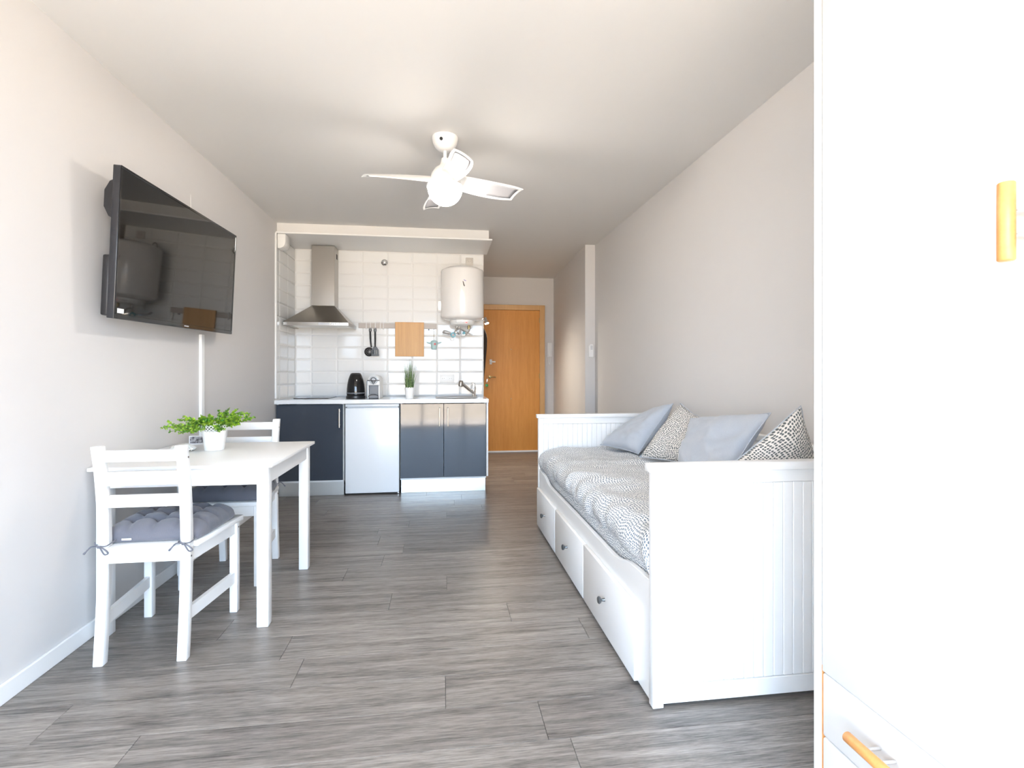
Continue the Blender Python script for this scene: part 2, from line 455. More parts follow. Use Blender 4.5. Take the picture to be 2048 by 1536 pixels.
# boxed-in soffit over the kitchen with an overhanging board
struct('trim_2', bx(XL, 0.437, 4.915, KY, 2.411, H), 'ceiling_paint')
struct('trim_3', bx(XL, 0.466, 4.872, KY, 2.396, 2.411, 0.002, 1), 'trim_white')

# entrance door
door = tag(bpy.data.objects.new('door_1', None), kind='structure'); C.objects.link(door)
door.location = (0.98, YB, 0); BASE[door] = Vector((0.98, YB, 0))
bx(0.575, 1.377, YB - 0.045, YB - 0.005, 0.012, 2.025, 0.002).build('door_leaf', 'door_wood', door)
for (a, b_, z0, z1) in ((0.50, 0.575, 0, 2.1), (1.377, 1.452, 0, 2.1), (0.575, 1.377, 2.027, 2.1)):
    bx(a, b_, YB - 0.062, YB - 0.001, z0, z1, 0.004).build('door_frame', 'frame_wood', door)
bx(0.575, 1.377, YB - 0.075, YB - 0.046, 0.001, 0.022, 0.003).build('threshold', 'label_white', door)
MB().lathe([(0, 0), (0.016, 0), (0.016, 0.02), (0.012, 0.05), (0, 0.05)], 16, aim((0.672, YB - 0.045, 1.285), (0, -1, 0))).box(0.655, 0.735, YB - 0.10, YB - 0.085, 1.277, 1.296, 0.004).box(0.655, 0.69, YB - 0.06, YB - 0.045, 1.25, 1.32, 0.004).build('lock', 'white_plastic', door, 40)
MB().lathe([(0, 0), (0.022, 0), (0.022, 0.008), (0.01, 0.012), (0.009, 0.055), (0, 0.055)], 16, aim((0.66, YB - 0.045, 1.07), (0, -1, 0))).tube([(0.66, YB - 0.095, 1.07), (0.70, YB - 0.1, 1.072), (0.74, YB - 0.1, 1.067)], [0.009, 0.008, 0.007], 8).build('door_handle', 'brass', door, 40)
for z in (1.465, 0.76): MB().lathe([(0, 0), (0.008, 0), (0.006, 0.006), (0, 0.007)], 10, aim((0.963, YB - 0.045, z), (0, -1, 0))).build('peephole', 'brass', door, 40)
for z in (0.25, 1.05, 1.85): MB().lathe([(0, 0), (0.007, 0), (0.007, 0.07), (0, 0.07)], 8, MT((1.376, YB - 0.05, z))).build('hinge', 'brass', door, 40)
k = thing('key_bunch', 'bunch of keys with a green fob hanging from the entrance door', 'keys', (0.60, YB - 0.07, 0.98))
MB().tube([(0.62, YB - 0.07, 1.045), (0.615, YB - 0.075, 1.01), (0.612, YB - 0.07, 0.99)], 0.008, 6).build('key', 'chrome', k, 40)
MB().lathe([(0, 0), (0.022, 0.004), (0.022, 0.01), (0, 0.014)], 14, aim((0.612, YB - 0.08, 0.955), (0, -1, 0))).build('fob', 'green_plastic', k, 40)

# ------------------------------------------------------------------ kitchen
def cabinet(name, label, x0, x1, doors, hand):
    r = thing(name, label, 'cabinet', ((x0 + x1) / 2, 5.1, 0))
    b = MB()
    for xa in (x0, x1 - 0.016): b.box(xa, xa + 0.016, 4.885, 5.46, 0.13, 0.848)
    b.box(x0 + 0.016, x1 - 0.016, 4.885, 5.46, 0.13, 0.146); b.box(x0 + 0.016, x1 - 0.016, 5.45, 5.46, 0.146, 0.848)
    b.build('body', 'trim_white', r)
    for (a, c), hx in zip(doors, hand):
        d = bx(a, c, 4.862, 4.882, 0.150, 0.842, 0.0015, 1).build('door', 'slate_gloss', r)
        hm = MB()
        hm.tube([(hx, 4.832, 0.632), (hx, 4.832, 0.804)], 0.006, 10)
        for z in (0.655, 0.781): hm.tube([(hx, 4.832, z), (hx, 4.863, z)], 0.0045, 8)
        hm.build('handle', 'handle_metal', d, 40)
    bx(x0 + 0.003, x1 - 0.003, 4.925, 4.94, 0.0, 0.148, 0.001, 1).build('toe_kick', 'brushed_toe', r)
    return r
cabinet('base_cabinet', 'dark glossy base cabinet below the hob against the side wall', -1.492, -0.907, [(-1.488, -0.910)], [-0.936])
sc_ = cabinet('base_cabinet', 'dark glossy two-door base cabinet below the sink', -0.394, 0.407, [(-0.391, 0.0055), (0.0085, 0.405)], [-0.032, 0.046])
bx(0.409, 0.426, 4.862, 5.46, 0.150, 0.848, 0.001, 1).build('end_panel', 'white_lacquer', sc_)
bx(0.372, 0.392, 4.945, 5.44, 0.0, 0.148).build('plinth_return', 'trim_white', sc_)
ct = thing('worktop', 'long pale glossy worktop with a round inset sink', 'worktop', (-0.54, 5.15, 0.85))
SX, SY, SR = 0.135, 5.135, 0.205
def worktop_mesh():
    b = bmesh.new(); z0, z1 = 0.850, 0.886; x0, x1, y0, y1 = XL + 0.003, 0.428, 4.83, KY - 0.012
    n = 48; hole = [(SX + (SR - 0.01) * math.cos(2 * PI * k / n), SY + (SR - 0.01) * math.sin(2 * PI * k / n)) for k in range(n)]
    rect = []
    for k in range(n):
        a = 2 * PI * k / n; c, s = math.cos(a), math.sin(a)
        tx = ((x1 - SX) if c > 0 else (x0 - SX)) / c if abs(c) > 1e-9 else 1e9
        ty = ((y1 - SY) if s > 0 else (y0 - SY)) / s if abs(s) > 1e-9 else 1e9
        t = min(tx, ty); rect.append((SX + t * c, SY + t * s))
    # put the four corners on the ring
    for cx, cy in ((x0, y0), (x1, y0), (x1, y1), (x0, y1)):
        j = min(range(n), key=lambda q: (math.atan2(rect[q][1] - SY, rect[q][0] - SX) - math.atan2(cy - SY, cx - SX)) ** 2)
        rect[j] = (cx, cy)
    R = {}
    for nm, pts in (('h', hole), ('r', rect)):
        for z in (z0, z1): R[nm, z] = [b.verts.new((p[0], p[1], z)) for p in pts]
    for q in range(n):
        q2 = (q + 1) % n
        b.faces.new((R['h', z1][q], R['r', z1][q], R['r', z1][q2], R['h', z1][q2]))
        b.faces.new((R['h', z0][q2], R['r', z0][q2], R['r', z0][q], R['h', z0][q]))
        b.faces.new((R['r', z0][q], R['r', z0][q2], R['r', z1][q2], R['r', z1][q]))
        b.faces.new((R['h', z1][q], R['h', z1][q2], R['h', z0][q2], R['h', z0][q]))
    bmesh.ops.recalc_face_normals(b, faces=b.faces)
    m = MB(); m.merge(b); return m
worktop_mesh().build('worktop_slab', 'counter', ct)
bx(XL + 0.003, 0.428, 4.829, 4.8305, 0.8505, 0.8845).build('edge_band', 'white_lacquer', ct)
bx(XL + 0.012, KX - 0.003, KY - 0.016, KY - 0.0125, 0.8862, 0.8885).build('joint_strip', 'light_grey', ct)
sk = thing('sink', 'round stainless inset sink in the worktop', 'sink', (SX, SY, 0.886))
MB().lathe([(SR, 0.8865), (SR + 0.004, 0.8885), (SR - 0.004, 0.8915), (SR - 0.02, 0.8895), (SR - 0.028, 0.875), (SR - 0.04, 0.78), (SR - 0.09, 0.752), (0.02, 0.748), (0, 0.748)], 48, MT((SX, SY, 0))).build('bowl', 'steel', sk, 50)
MB().lathe([(0.03, 0.7485), (0.03, 0.752), (0.02, 0.7535), (0, 0.7535)], 20, MT((SX, SY, 0))).build('drain', 'chrome', sk, 40)

tp = thing('mixer_tap', 'chrome mixer tap with a slanted spout behind the sink', 'tap', (0.315, 5.33, 0.886))
MB().lathe([(0, 0), (0.027, 0), (0.027, 0.006), (0.022, 0.012), (0.021, 0.075), (0, 0.078)], 20, MT((0.315, 5.33, 0.886))).build('body', 'chrome', tp, 40)
MB().tube(smoothpath([(0.315, 5.32, 0.925), (0.25, 5.26, 0.975), (0.19, 5.21, 1.025)], 6), [0.016] * 13, 12).build('spout', 'chrome', tp, 40)
MB().lathe([(0, 0), (0.017, 0.0), (0.023, 0.012), (0.024, 0.045), (0.019, 0.06), (0, 0.062)], 16, aim((0.182, 5.203, 1.052), (-0.12, -0.1, -1))).build('spray_head', 'steel', tp, 40)
MB().prism([(0.293, 0.955), (0.338, 0.955), (0.338, 0.985), (0.330, 1.012), (0.312, 1.03), (0.295, 1.035), (0.292, 1.03), (0.306, 1.015)], lambda p, d: Vector((p[0], d, p[1])), 5.312, 5.348, 0.004, 2).build('lever', 'chrome', tp, 40)

hb = thing('ceramic_hob', 'thin black glass hob set on the worktop', 'hob', (-1.24, 5.27, 0.886))
bx(-1.402, -1.08, 5.075, 5.44, 0.8862, 0.8915, 0.0015, 1).build('glass', 'black_gloss', hb)
for cx, cy, rr in ((-1.24, 5.17, 0.07), (-1.24, 5.34, 0.085)):
    MB().tube([(cx + rr * math.cos(2 * PI * q / 40), cy + rr * math.sin(2 * PI * q / 40), 0.8916) for q in range(40)], 0.0009, 4, True).build('ring_mark', 'light_grey', hb)

fr = thing('mini_fridge', 'white under-counter fridge between the dark cabinets', 'fridge', (-0.65, 5.1, 0))
bx(-0.896, -0.407, 4.945, 5.44, 0.02, 0.815, 0.004).build('body', 'appliance_white', fr)
bx(-0.896, -0.407, 4.897, 4.942, 0.014, 0.806, 0.007, 3).build('door', 'appliance_white', fr, 40)
bx(-0.896, -0.407, 4.902, 5.44, 0.8165, 0.842, 0.005, 3).build('lid', 'appliance_white', fr, 40)
MB().prism([(-0.73, 0.806), (-0.70, 0.790), (-0.60, 0.790), (-0.57, 0.806)], lambda p, d: Vector((p[0], d, p[1])), 4.8945, 4.9, 0.001).build('grip', 'white_plastic', fr)
for x in (-0.875, -0.428): MB().lathe([(0, 0), (0.014, 0), (0.014, 0.02), (0, 0.02)], 12, MT((x, 4.96, 0))).build('foot', 'black_plastic', fr, 40)
for x in (-0.889, -0.414): bx(x - 0.006, x + 0.006, 4.91, 4.925, 0.8065, 0.8160).build('hinge', 'grey_plastic', fr)
bx(-0.42, -0.409, 4.90, 4.94, 0.006, 0.0135).build('hinge', 'chrome', fr)

hd = thing('cooker_hood', 'stainless steel chimney hood above the hob', 'extractor hood', (-1.187, 5.465, 1.575))
def frustum(x0, x1, y0, y1, z0, X0, X1, Y0, Y1, z1):
    V = [(x0, y0, z0), (x1, y0, z0), (x1, y1, z0), (x0, y1, z0), (X0, Y0, z1), (X1, Y0, z1), (X1, Y1, z1), (X0, Y1, z1)]
    return MB().faces(V, [(3, 2, 1, 0), (4, 5, 6, 7), (0, 1, 5, 4), (1, 2, 6, 5), (2, 3, 7, 6), (3, 0, 4, 7)])
HX0, HX1 = -1.478, -0.887
frustum(HX0, HX1, 5.017, 5.463, 1.609, -1.287, -1.067, 5.283, 5.463, 1.795).build('canopy', 'steel', hd)
lip = MB()
lip.box(HX0, HX1, 5.017, 5.037, 1.577, 1.6085, 0.001, 1); lip.box(HX0, HX0 + 0.02, 5.038, 5.463, 1.577, 1.6085); lip.box(HX1 - 0.02, HX1, 5.038, 5.463, 1.577, 1.6085)
lip.build('rim', 'steel', hd)
bx(HX0 + 0.021, HX1 - 0.021, 5.038, 5.463, 1.586, 1.592).build('filter', 'brushed_toe', hd)
bx(-1.287, -1.067, 5.283, 5.463, 1.796, 2.3945, 0.002, 1).build('chimney', 'steel', hd)
bx(-1.068, -1.0655, 5.36, 5.41, 2.28, 2.33).build('vent', 'cavity', hd)
for q in range(5): MB().lathe([(0, 0), (0.006, 0), (0.006, 0.004), (0, 0.005)], 10, aim((-1.04 + q * 0.019, 5.017, 1.593), (0, -1, 0))).build('button', 'chrome', hd, 40)
bx(-1.16, -1.06, 5.0155, 5.017, 1.585, 1.603).build('control_strip', 'light_grey', hd)

wh = thing('water_heater', 'white cylindrical water heater mounted on the tiles', 'water heater', (0.196, 5.245, 1.6))
WX, WY, WR = 0.196, 5.245, 0.217
MB().lathe([(0, 1.655), (0.13, 1.66), (0.19, 1.672), (WR - 0.006, 1.688), (WR, 1.70), (WR, 2.155), (WR - 0.006, 2.168), (0.17, 2.188), (0.08, 2.20), (0, 2.202)], 64, MT((WX, WY, 0))).build('tank', 'enamel', wh, 50)
MB().lathe([(0, 1.612), (0.10, 1.613), (0.118, 1.622), (0.128, 1.65), (0.13, 1.672)], 40, MT((WX, WY, 0))).build('base_cap', 'white_plastic', wh, 50)
bx(0.18, 0.25, WY - 0.131, WY - 0.12, 1.638, 1.650, 0.002).build('control_band', 'label_white', wh)
MB().lathe([(0, 0), (0.008, 0), (0.006, 0.005), (0, 0.006)], 10, aim((0.232, WY - 0.125, 1.637), (0, -1, 0))).build('indicator_light', 'red_light', wh, 40)
bx(0.138, 0.205, WY - 0.1265, WY - 0.112, 1.634, 1.640).build('lettering', 'light_grey', wh)
lg = MB()
lg.prism([(0.189, 2.03), (0.199, 2.025), (0.206, 2.00), (0.213, 1.985), (0.208, 1.975), (0.197, 1.99)], lambda p, d: Vector((p[0], d, p[1])), WY - WR - 0.001, WY - WR + 0.004)
lg.build('emblem', 'sticker_dark', wh)
MB().prism([(0.200, 2.047), (0.222, 2.036), (0.226, 2.028), (0.205, 2.035)], lambda p, d: Vector((p[0], d, p[1])), WY - WR - 0.001, WY - WR + 0.005).build('emblem', 'sticker_blue', wh)
MB().tube(smoothpath([(0.26, 5.20, 1.615), (0.262, 5.19, 1.56), (0.22, 5.17, 1.515), (0.16, 5.18, 1.52), (0.13, 5.2, 1.555), (0.17, 5.22, 1.575), (0.23, 5.26, 1.55), (0.30, 5.40, 1.53)], 8), 0.009, 8).build('hose', 'chrome', wh, 40)
MB().tube(smoothpath([(0.138, 5.20, 1.615), (0.135, 5.19, 1.57), (0.10, 5.18, 1.525), (0.04, 5.19, 1.525), (0.0, 5.22, 1.54), (0.02, 5.3, 1.56), (0.08, 5.40, 1.55)], 8), 0.009, 8).build('hose', 'chrome', wh, 40)
for x in (0.138, 0.26): MB().lathe([(0.014, 0), (0.014, 0.03), (0.010, 0.045), (0, 0.045)], 12, MT((x, 5.20, 1.572))).build('fitting', 'brass' if x > 0.2 else 'chrome', wh, 40)
for x, z, rr in ((0.10, 1.51, 0.02), (0.208, 1.53, 0.009)):
    MB().tube([(x + rr * math.cos(2 * PI * q / 20), 5.15, z + rr * math.sin(2 * PI * q / 20)) for q in range(20)], 0.006, 6, True).build('valve_ring', 'teal_plastic', wh, 40)
MB().tube([(0.11 + 0.024 * math.cos(PI * q / 10), 5.40, 2.195 + 0.05 * math.sin(PI * q / 10)) for q in range(11)], 0.007, 8).build('bracket_loop', 'chrome', wh, 40)

# rail with hooks, utensils, board, ornament
rl = thing('magnetic_rail', 'grey steel wall rail on the tiles beside the hood', 'rail', (-0.46, KY - 0.012, 1.62))
bx(-0.865, -0.068, KY - 0.022, KY - 0.0115, 1.594, 1.646, 0.002, 1).build('bar', 'rail_metal', rl)
for x in (-0.785, -0.744, -0.695, -0.645, -0.612):
    MB().tube(smoothpath([(x, KY - 0.013, 1.652), (x, KY - 0.026, 1.650), (x, KY - 0.028, 1.60), (x, KY - 0.034, 1.585), (x, KY - 0.044, 1.588), (x, KY - 0.046, 1.598)], 4), 0.0035, 6).build('hook', 'white_plastic', rl, 40)
def utensil(name, label, x, dx, kind, yo=0.006):
    t = thing(name, label, 'kitchen utensil', (x, KY - 0.04, 1.585))
    y = KY - 0.040
    h = MB()
    h.tube([(x + 0.009 * math.cos(2 * PI * q / 16), y, 1.573 + 0.022 * math.sin(2 * PI * q / 16)) for q in range(16)], 0.005, 6, True)
    h.tube(smoothpath([(x, y, 1.552), (x + dx * 0.2, y, 1.48), (x + dx * 0.6, y - yo * 0.6, 1.43), (x + dx, y - yo, 1.395)], 5), [0.009] * 6 + [0.008] * 5 + [0.007] * 5, 8)
    h.build('handle', 'black_plastic', t, 40)
    if kind == 'skimmer':
        cx, cz, R_ = x - 0.012, 1.348, 0.047
        hd_ = MB(); nr, na = 7, 36
        V = {}
        for i in range(nr + 1):
            rr = R_ * i / nr
            for a in range(na):
                V[i, a] = hd_.bm.verts.new((cx + rr * math.cos(2 * PI * a / na), y - 0.016 + 0.014 * (rr / R_) ** 2, cz + rr * math.sin(2 * PI * a / na)))
        for i in range(nr):
            for a in range(na):
                if 1 < i < nr - 1 and i % 2 == 0 and a % 3 == 0: continue
                try: hd_.bm.faces.new((V[i, a], V[i + 1, a], V[i + 1, (a + 1) % na], V[i, (a + 1) % na]))
                except ValueError: pass
        bmesh.ops.remove_doubles(hd_.bm, verts=hd_.bm.verts, dist=1e-6)
        o = hd_.build('bowl', 'black_plastic', t)
        sm = o.modifiers.new('solid', 'SOLIDIFY'); sm.thickness = 0.003
    else:
        b = MB(); zt, zb = 1.40, 1.302
        b.prism([(x - 0.014, zt), (x + 0.014, zt), (x + 0.034, zt - 0.03), (x + 0.036, zb + 0.012), (x - 0.036, zb + 0.012), (x - 0.034, zt - 0.03)], lambda p, d: Vector((p[0] + 0.004, d, p[1])), y - 0.004, y, 0.0)
        bb = MB()
        xs_ = [-0.036, -0.025, -0.018, -0.007, 0.000, 0.011, 0.018, 0.036]
        bb.prism([(x - 0.014, zt), (x + 0.014, zt), (x + 0.036, zt - 0.032), (x - 0.034, zt - 0.032)], lambda p, d: Vector((p[0] + 0.004, d, p[1])), y - yo - 0.004, y - yo)
        for q in (0, 2, 4, 6): bb.box(x + 0.004 + xs_[q], x + 0.004 + xs_[q + 1], y - yo - 0.004, y - yo, zb + 0.02, zt - 0.032)
        bb.box(x - 0.034, x + 0.042, y - yo - 0.004, y - yo, zb, zb + 0.02)
        b.bm.free()
        bb.build('blade', 'black_plastic', t)
    return t
utensil('skimmer', 'black round slotted skimmer hanging from the rail', -0.744, 0.012, 'skimmer')
utensil('slotted_turner', 'black slotted turner hanging beside the skimmer', -0.695, 0.004, 'turner', 0.028)
cb = thing('chopping_board', 'square bamboo chopping board held against the wall rail', 'chopping board', (-0.345, KY - 0.035, 1.30))
bx(-0.493, -0.197, KY - 0.042, KY - 0.024, 1.302, 1.659, 0.002).build('board', 'bamboo', cb)
for args in ((-0.480, -0.210, 1.645, 1.6475), (-0.480, -0.210, 1.314, 1.3165), (-0.482, -0.4795, 1.314, 1.6475), (-0.2115, -0.209, 1.314, 1.6475)):
    bx(args[0], args[1], KY - 0.0428, KY - 0.0421, args[2], args[3]).build('groove', 'door_wood', cb)
orn = thing('hanging_ornament', 'small pale teal bucket ornament with a red spot hanging on a string', 'ornament', (-0.094, KY - 0.03, 1.376))
OY = KY - 0.034
MB().lathe([(0, 1.376), (0.022, 1.376), (0.026, 1.38), (0.036, 1.44), (0.033, 1.462), (0.020, 1.472), (0, 1.474)], 20, MT((-0.094, OY, 0))).build('bucket', 'pale_teal', orn, 50)
for s in (-1, 1): MB().tube(smoothpath([(-0.094 + s * 0.028, OY, 1.447), (-0.094 + s * 0.05, OY, 1.444), (-0.094 + s * 0.078, OY, 1.455)], 4), [0.009, 0.009, 0.008, 0.008, 0.008, 0.007, 0.006, 0.004, 0.002], 6).build('ear', 'pale_teal', orn, 40)
MB().lathe([(0, 0), (0.012, 0), (0.010, 0.004), (0, 0.005)], 12, aim((-0.084, OY - 0.033, 1.432), (0.25, -1, 0))).build('red_spot', 'red_paint', orn, 40)
MB().tube([(-0.094, OY, 1.472), (-0.095, KY - 0.012, 1.58)], 0.0025, 5).build('string', 'string', orn)
MB().lathe([(0.007, 0), (0.009, 0.004), (0.005, 0.012), (0, 0.013)], 10, aim((-0.095, KY - 0.0115, 1.583), (0, -1, 0))).build('nail', 'chrome', orn, 40)
wkh = thing('wall_hook', 'tiny dark hook on the tiles beside the chopping board', 'hook', (-0.148, KY - 0.012, 1.585))
MB().lathe([(0.008, 0), (0.008, 0.005), (0.004, 0.008), (0.004, 0.02), (0.006, 0.024), (0, 0.026)], 10, aim((-0.148, KY - 0.0115, 1.585), (0, -1, 0))).build('peg', 'grey_plastic', wkh, 40)

def socket(name, label, x, z, w, h, m, double=False):
    t = thing(name, label, 'socket', (x, KY - 0.0115, z))
    b = bx(x - w / 2, x + w / 2, KY - 0.022, KY - 0.0115, z - h / 2, z + h / 2, 0.003).build('plate', m, t, 40)
    for cx in ((x - w / 4, x + w / 4) if double else (x,)):
        MB().lathe([(0.026, 0.0), (0.026, 0.003), (0.022, 0.003), (0.020, -0.004), (0, -0.004)], 24, aim((cx, KY - 0.0222, z), (0, -1, 0)), cap=False).build('recess', m, t, 40)
        for s in (-1, 1): MB().lathe([(0, 0), (0.0028, 0), (0.0028, 0.002), (0, 0.002)], 8, aim((cx + s * 0.0095, KY - 0.0215, z), (0, -1, 0))).build('contact', 'grey_plastic', t)
socket('power_socket', 'grey wall socket just above the water heater', 0.279, 2.315, 0.078, 0.078, 'socket_grey')
socket('power_socket', 'white double socket on the tiles behind the sink', 0.042, 1.072, 0.15, 0.085, 'white_plastic', True)
vc = thing('valve_cap', 'round chrome cap on the upper tiles beside the hood chimney', 'valve cap', (-0.603, KY - 0.012, 2.279))
MB().lathe([(0.033, 0), (0.033, 0.006), (0.024, 0.014), (0.014, 0.02), (0.014, 0.034), (0, 0.036)], 28, aim((-0.603, KY - 0.0105, 2.279), (0, -1, 0))).build('cap', 'chrome', vc, 40)
vb = thing('vent_cover', 'white plastic cover with a rounded foot on the tiled side wall', 'cover', (-1.47, 4.96, 2.26))
MB().prism([(-1.4875, 2.394), (-1.418, 2.394), (-1.418, 2.32), (-1.424, 2.295), (-1.438, 2.276), (-1.458, 2.266), (-1.4875, 2.262)], lambda p, d: Vector((p[0], d, p[1])), 4.885, 5.02, 0.004, 2).build('housing', 'white_plastic', vb, 40)

# counter-top things
kt = thing('electric_kettle', 'glossy black electric kettle on the worktop', 'kettle', (-0.831, 5.085, 0.886))
KM = MT((-0.831, 5.085, 0.8872))
MB().lathe([(0, 0), (0.088, 0), (0.090, 0.006), (0.087, 0.024), (0.08, 0.026), (0, 0.026)], 40, KM).build('power_base', 'black_plastic', kt, 40)
MB().lathe([(0, 0.028), (0.083, 0.028), (0.085, 0.045), (0.084, 0.09), (0.079, 0.135), (0.070, 0.18), (0.058, 0.215), (0.051, 0.230), (0, 0.230)], 48, KM).build('jug', 'black_gloss', kt, 50)
MB().lathe([(0, 0.2305), (0.050, 0.2305), (0.046, 0.238), (0.032, 0.243), (0.030, 0.240), (0, 0.240)], 36, KM).build('lid', 'black_plastic', kt, 50)
MB().lathe([(0.0835, 0.046), (0.0862, 0.047), (0.0862, 0.056), (0.0845, 0.057)], 48, KM, cap=False).build('band', 'grey_plastic', kt, 50)
MB().tube(smoothpath([(-0.829, 5.14, 1.10), (-0.829, 5.20, 1.10), (-0.829, 5.215, 1.05), (-0.829, 5.20, 0.97), (-0.829, 5.16, 0.945)], 6), 0.011, 10).build('handle', 'black_plastic', kt, 40)
cm = thing('coffee_machine', 'small white capsule coffee machine with a grey front', 'coffee machine', (-0.652, 5.1, 0.886))
cmx = -0.652
MB().prism([(-0.057, 0.8868), (0.057, 0.8868), (0.058, 1.03), (0.054, 1.075), (0.036, 1.103), (0.0, 1.113), (-0.036, 1.103), (-0.054, 1.075), (-0.058, 1.03)], lambda p, d: Vector((cmx + p[0], d, p[1])), 5.03, 5.25, 0.006, 3).build('body', 'white_lacquer', cm, 40)
fl = MB()
for s in (-1, 1): fl.box(cmx + s * 0.051 - 0.006, cmx + s * 0.051 + 0.006, 4.985, 5.031, 0.8865, 1.015, 0.003)
fl.prism([(-0.057, 1.015), (0.057, 1.015), (0.056, 1.05), (0.046, 1.085), (0.02, 1.10), (-0.02, 1.10), (-0.046, 1.085), (-0.056, 1.05)], lambda p, d: Vector((cmx + p[0], d, p[1])), 4.985, 5.029, 0.004, 2)
fl.build('front_shell', 'white_lacquer', cm, 40)
bx(cmx - 0.044, cmx + 0.044, 5.024, 5.029, 0.925, 1.013, 0.002).build('front_panel', 'grey_plastic', cm)
bx(cmx - 0.043, cmx + 0.043, 4.975, 5.028, 0.889, 0.922, 0.006).build('drip_tray', 'grey_plastic', cm)
MB().tube([(cmx + 0.045 * math.cos(PI * q / 12), 4.976, 0.905 + 0.022 * math.sin(PI * q / 12)) for q in range(13)], 0.004, 6).build('tray_rim', 'black_plastic', cm, 40)
MB().lathe([(0, 0), (0.040, 0), (0.040, 0.006), (0.036, 0.008), (0, 0.008)], 36, aim((cmx, 4.985, 1.062), (0, -1, 0))).build('dial_ring', 'light_grey', cm, 40)
MB().tube([(cmx + 0.023 * math.cos(2 * PI * q / 24), 4.975, 1.066 + 0.02 * math.sin(2 * PI * q / 24)) for q in range(24)], 0.0045, 6, True).tube([(cmx - 0.056, 4.974, 1.06), (cmx + 0.056, 4.974, 1.06)], 0.0045, 6).tube([(cmx - 0.02, 4.974, 1.056), (cmx, 4.974, 1.024), (cmx + 0.02, 4.974, 1.056)], 0.004, 6).build('lever', 'black_plastic', cm, 40)
bx(cmx - 0.092, cmx - 0.0605, 5.165, 5.25, 0.8865, 1.055, 0.006).build('water_tank', 'clear_tank', cm, 40)
MB().tube(smoothpath([(cmx - 0.059, 5.16, 0.96), (cmx - 0.066, 5.15, 0.95), (cmx - 0.072, 5.13, 0.92), (cmx - 0.068, 5.12, 0.9), (cmx - 0.062, 5.14, 0.893)], 5), 0.003, 6).build('cord', 'black_plastic', cm)

# potted grass
pg = thing('potted_grass', 'tall artificial grass in a small white scalloped pot', 'plant', (-0.315, 4.975, 0.886))
PM = MT((-0.315, 4.975, 0.886))
MB().lathe([(0, 0), (0.036, 0), (0.037, 0.004), (0.046, 0.098), (0.043, 0.098), (0.034, 0.008), (0, 0.008)], 36, PM).build('pot', 'white_plastic', pg, 50)
for q in range(12):
    a = 2 * PI * q / 12
    MB().lathe([(0.0115, 0), (0.0115, 0.003), (0, 0.003)], 10, aim((-0.315 + 0.0445 * math.cos(a), 4.975 + 0.0445 * math.sin(a), 0.984), (math.cos(a), math.sin(a), 0))).build('scallop', 'white_plastic', pg, 40)
MB().lathe([(0, 0.09), (0.042, 0.09)], 20, PM, cap=False).build('soil', 'stem', pg)
gb = MB()
for q in range(190):
    a = random.uniform(0, 2 * PI); r0 = 0.036 * math.sqrt(random.random())
    hgt = random.uniform(0.12, 0.325) * (1 - 0.25 * r0 / 0.04)
    lean = random.uniform(0.0, 0.032) + r0 * 0.35
    px, py = -0.315 + r0 * math.cos(a), 4.975 + r0 * math.sin(a)
    w = random.uniform(0.0018, 0.0034); ta = random.uniform(0, PI); dx, dy = w * math.cos(ta), w * math.sin(ta)
    pts = []
    for t in (0, 0.4, 0.75, 1.0):
        off = lean * t * t; cx = px + off * math.cos(a); cy = py + off * math.sin(a); cz = 0.965 + hgt * t; ww_ = (1 - t * 0.85)
        pts += [(cx - dx * ww_, cy - dy * ww_, cz), (cx + dx * ww_, cy + dy * ww_, cz)]
    gb.faces(pts, [(0, 1, 3, 2), (2, 3, 5, 4), (4, 5, 7, 6)])
tag(gb.build('grass_blades', 'grass_leaf', pg), kind='stuff')

# ------------------------------------------------------------------ television and cable cover
tv = thing('television', 'large black flat television mounted on the wall above the table', 'television', (0, 0, 0))
def tvb(x0, x1, y0, y1, z0, z1, bev=0.0, seg=2): return bx(x0, x1, y0, y1, z0, z1, bev, seg)
TW, THt = 1.214, 0.648
tvb(-0.03, 0.0, -TW / 2, TW / 2, -THt / 2, THt / 2, 0.003).build('frame', 'bezel', tv, 40)
for a in ((0.0005, 0.004, -TW / 2, TW / 2, THt / 2 - 0.012, THt / 2), (0.0005, 0.004, -TW / 2, TW / 2, -THt / 2, -THt / 2 + 0.02), (0.0005, 0.004, -TW / 2, -TW / 2 + 0.012, -THt / 2 + 0.0205, THt / 2 - 0.0125), (0.0005, 0.004, TW / 2 - 0.012, TW / 2, -THt / 2 + 0.0205, THt / 2 - 0.0125)):
    tvb(*a, 0.0012, 1).build('bezel', 'black_gloss', tv)
tvb(0.0003, 0.0022, -TW / 2 + 0.0125, TW / 2 - 0.0125, -THt / 2 + 0.0205, THt / 2 - 0.0125).build('screen', 'tv_screen', tv)
tvb(-0.062, -0.0305, -TW / 2 + 0.01, TW / 2 - 0.01, -THt / 2 + 0.01, -THt / 2 + 0.27, 0.008).build('rear_housing', 'black_plastic', tv, 40)
MB().prism([(0, 0.10), (-0.02, 0.11), (-0.04, 0.15), (-0.04, 0.22), (-0.02, 0.26), (0, 0.27)], lambda p, d: Vector((-0.031 + p[0], d, p[1])), -TW / 2 + 0.02, TW / 2 - 0.02).build('rear_housing', 'black_plastic', tv, 40)
tvb(-0.08, -0.062, -0.2, 0.2, -0.12, 0.12).build('wall_bracket', 'pewter', tv)
tvb(0.0023, 0.0028, -TW / 2 + 0.016, -TW / 2 + 0.062, -THt / 2 + 0.024, -THt / 2 + 0.044).build('sticker', 'label_white', tv)
tvb(0.004, 0.0046, -0.02, 0.028, -THt / 2 + 0.007, -THt / 2 + 0.013).build('logo', 'light_grey', tv)
tv.location = (-1.366, 2.980, 1.700); tv.rotation_euler = (math.radians(1.0), math.radians(3.0), 0)
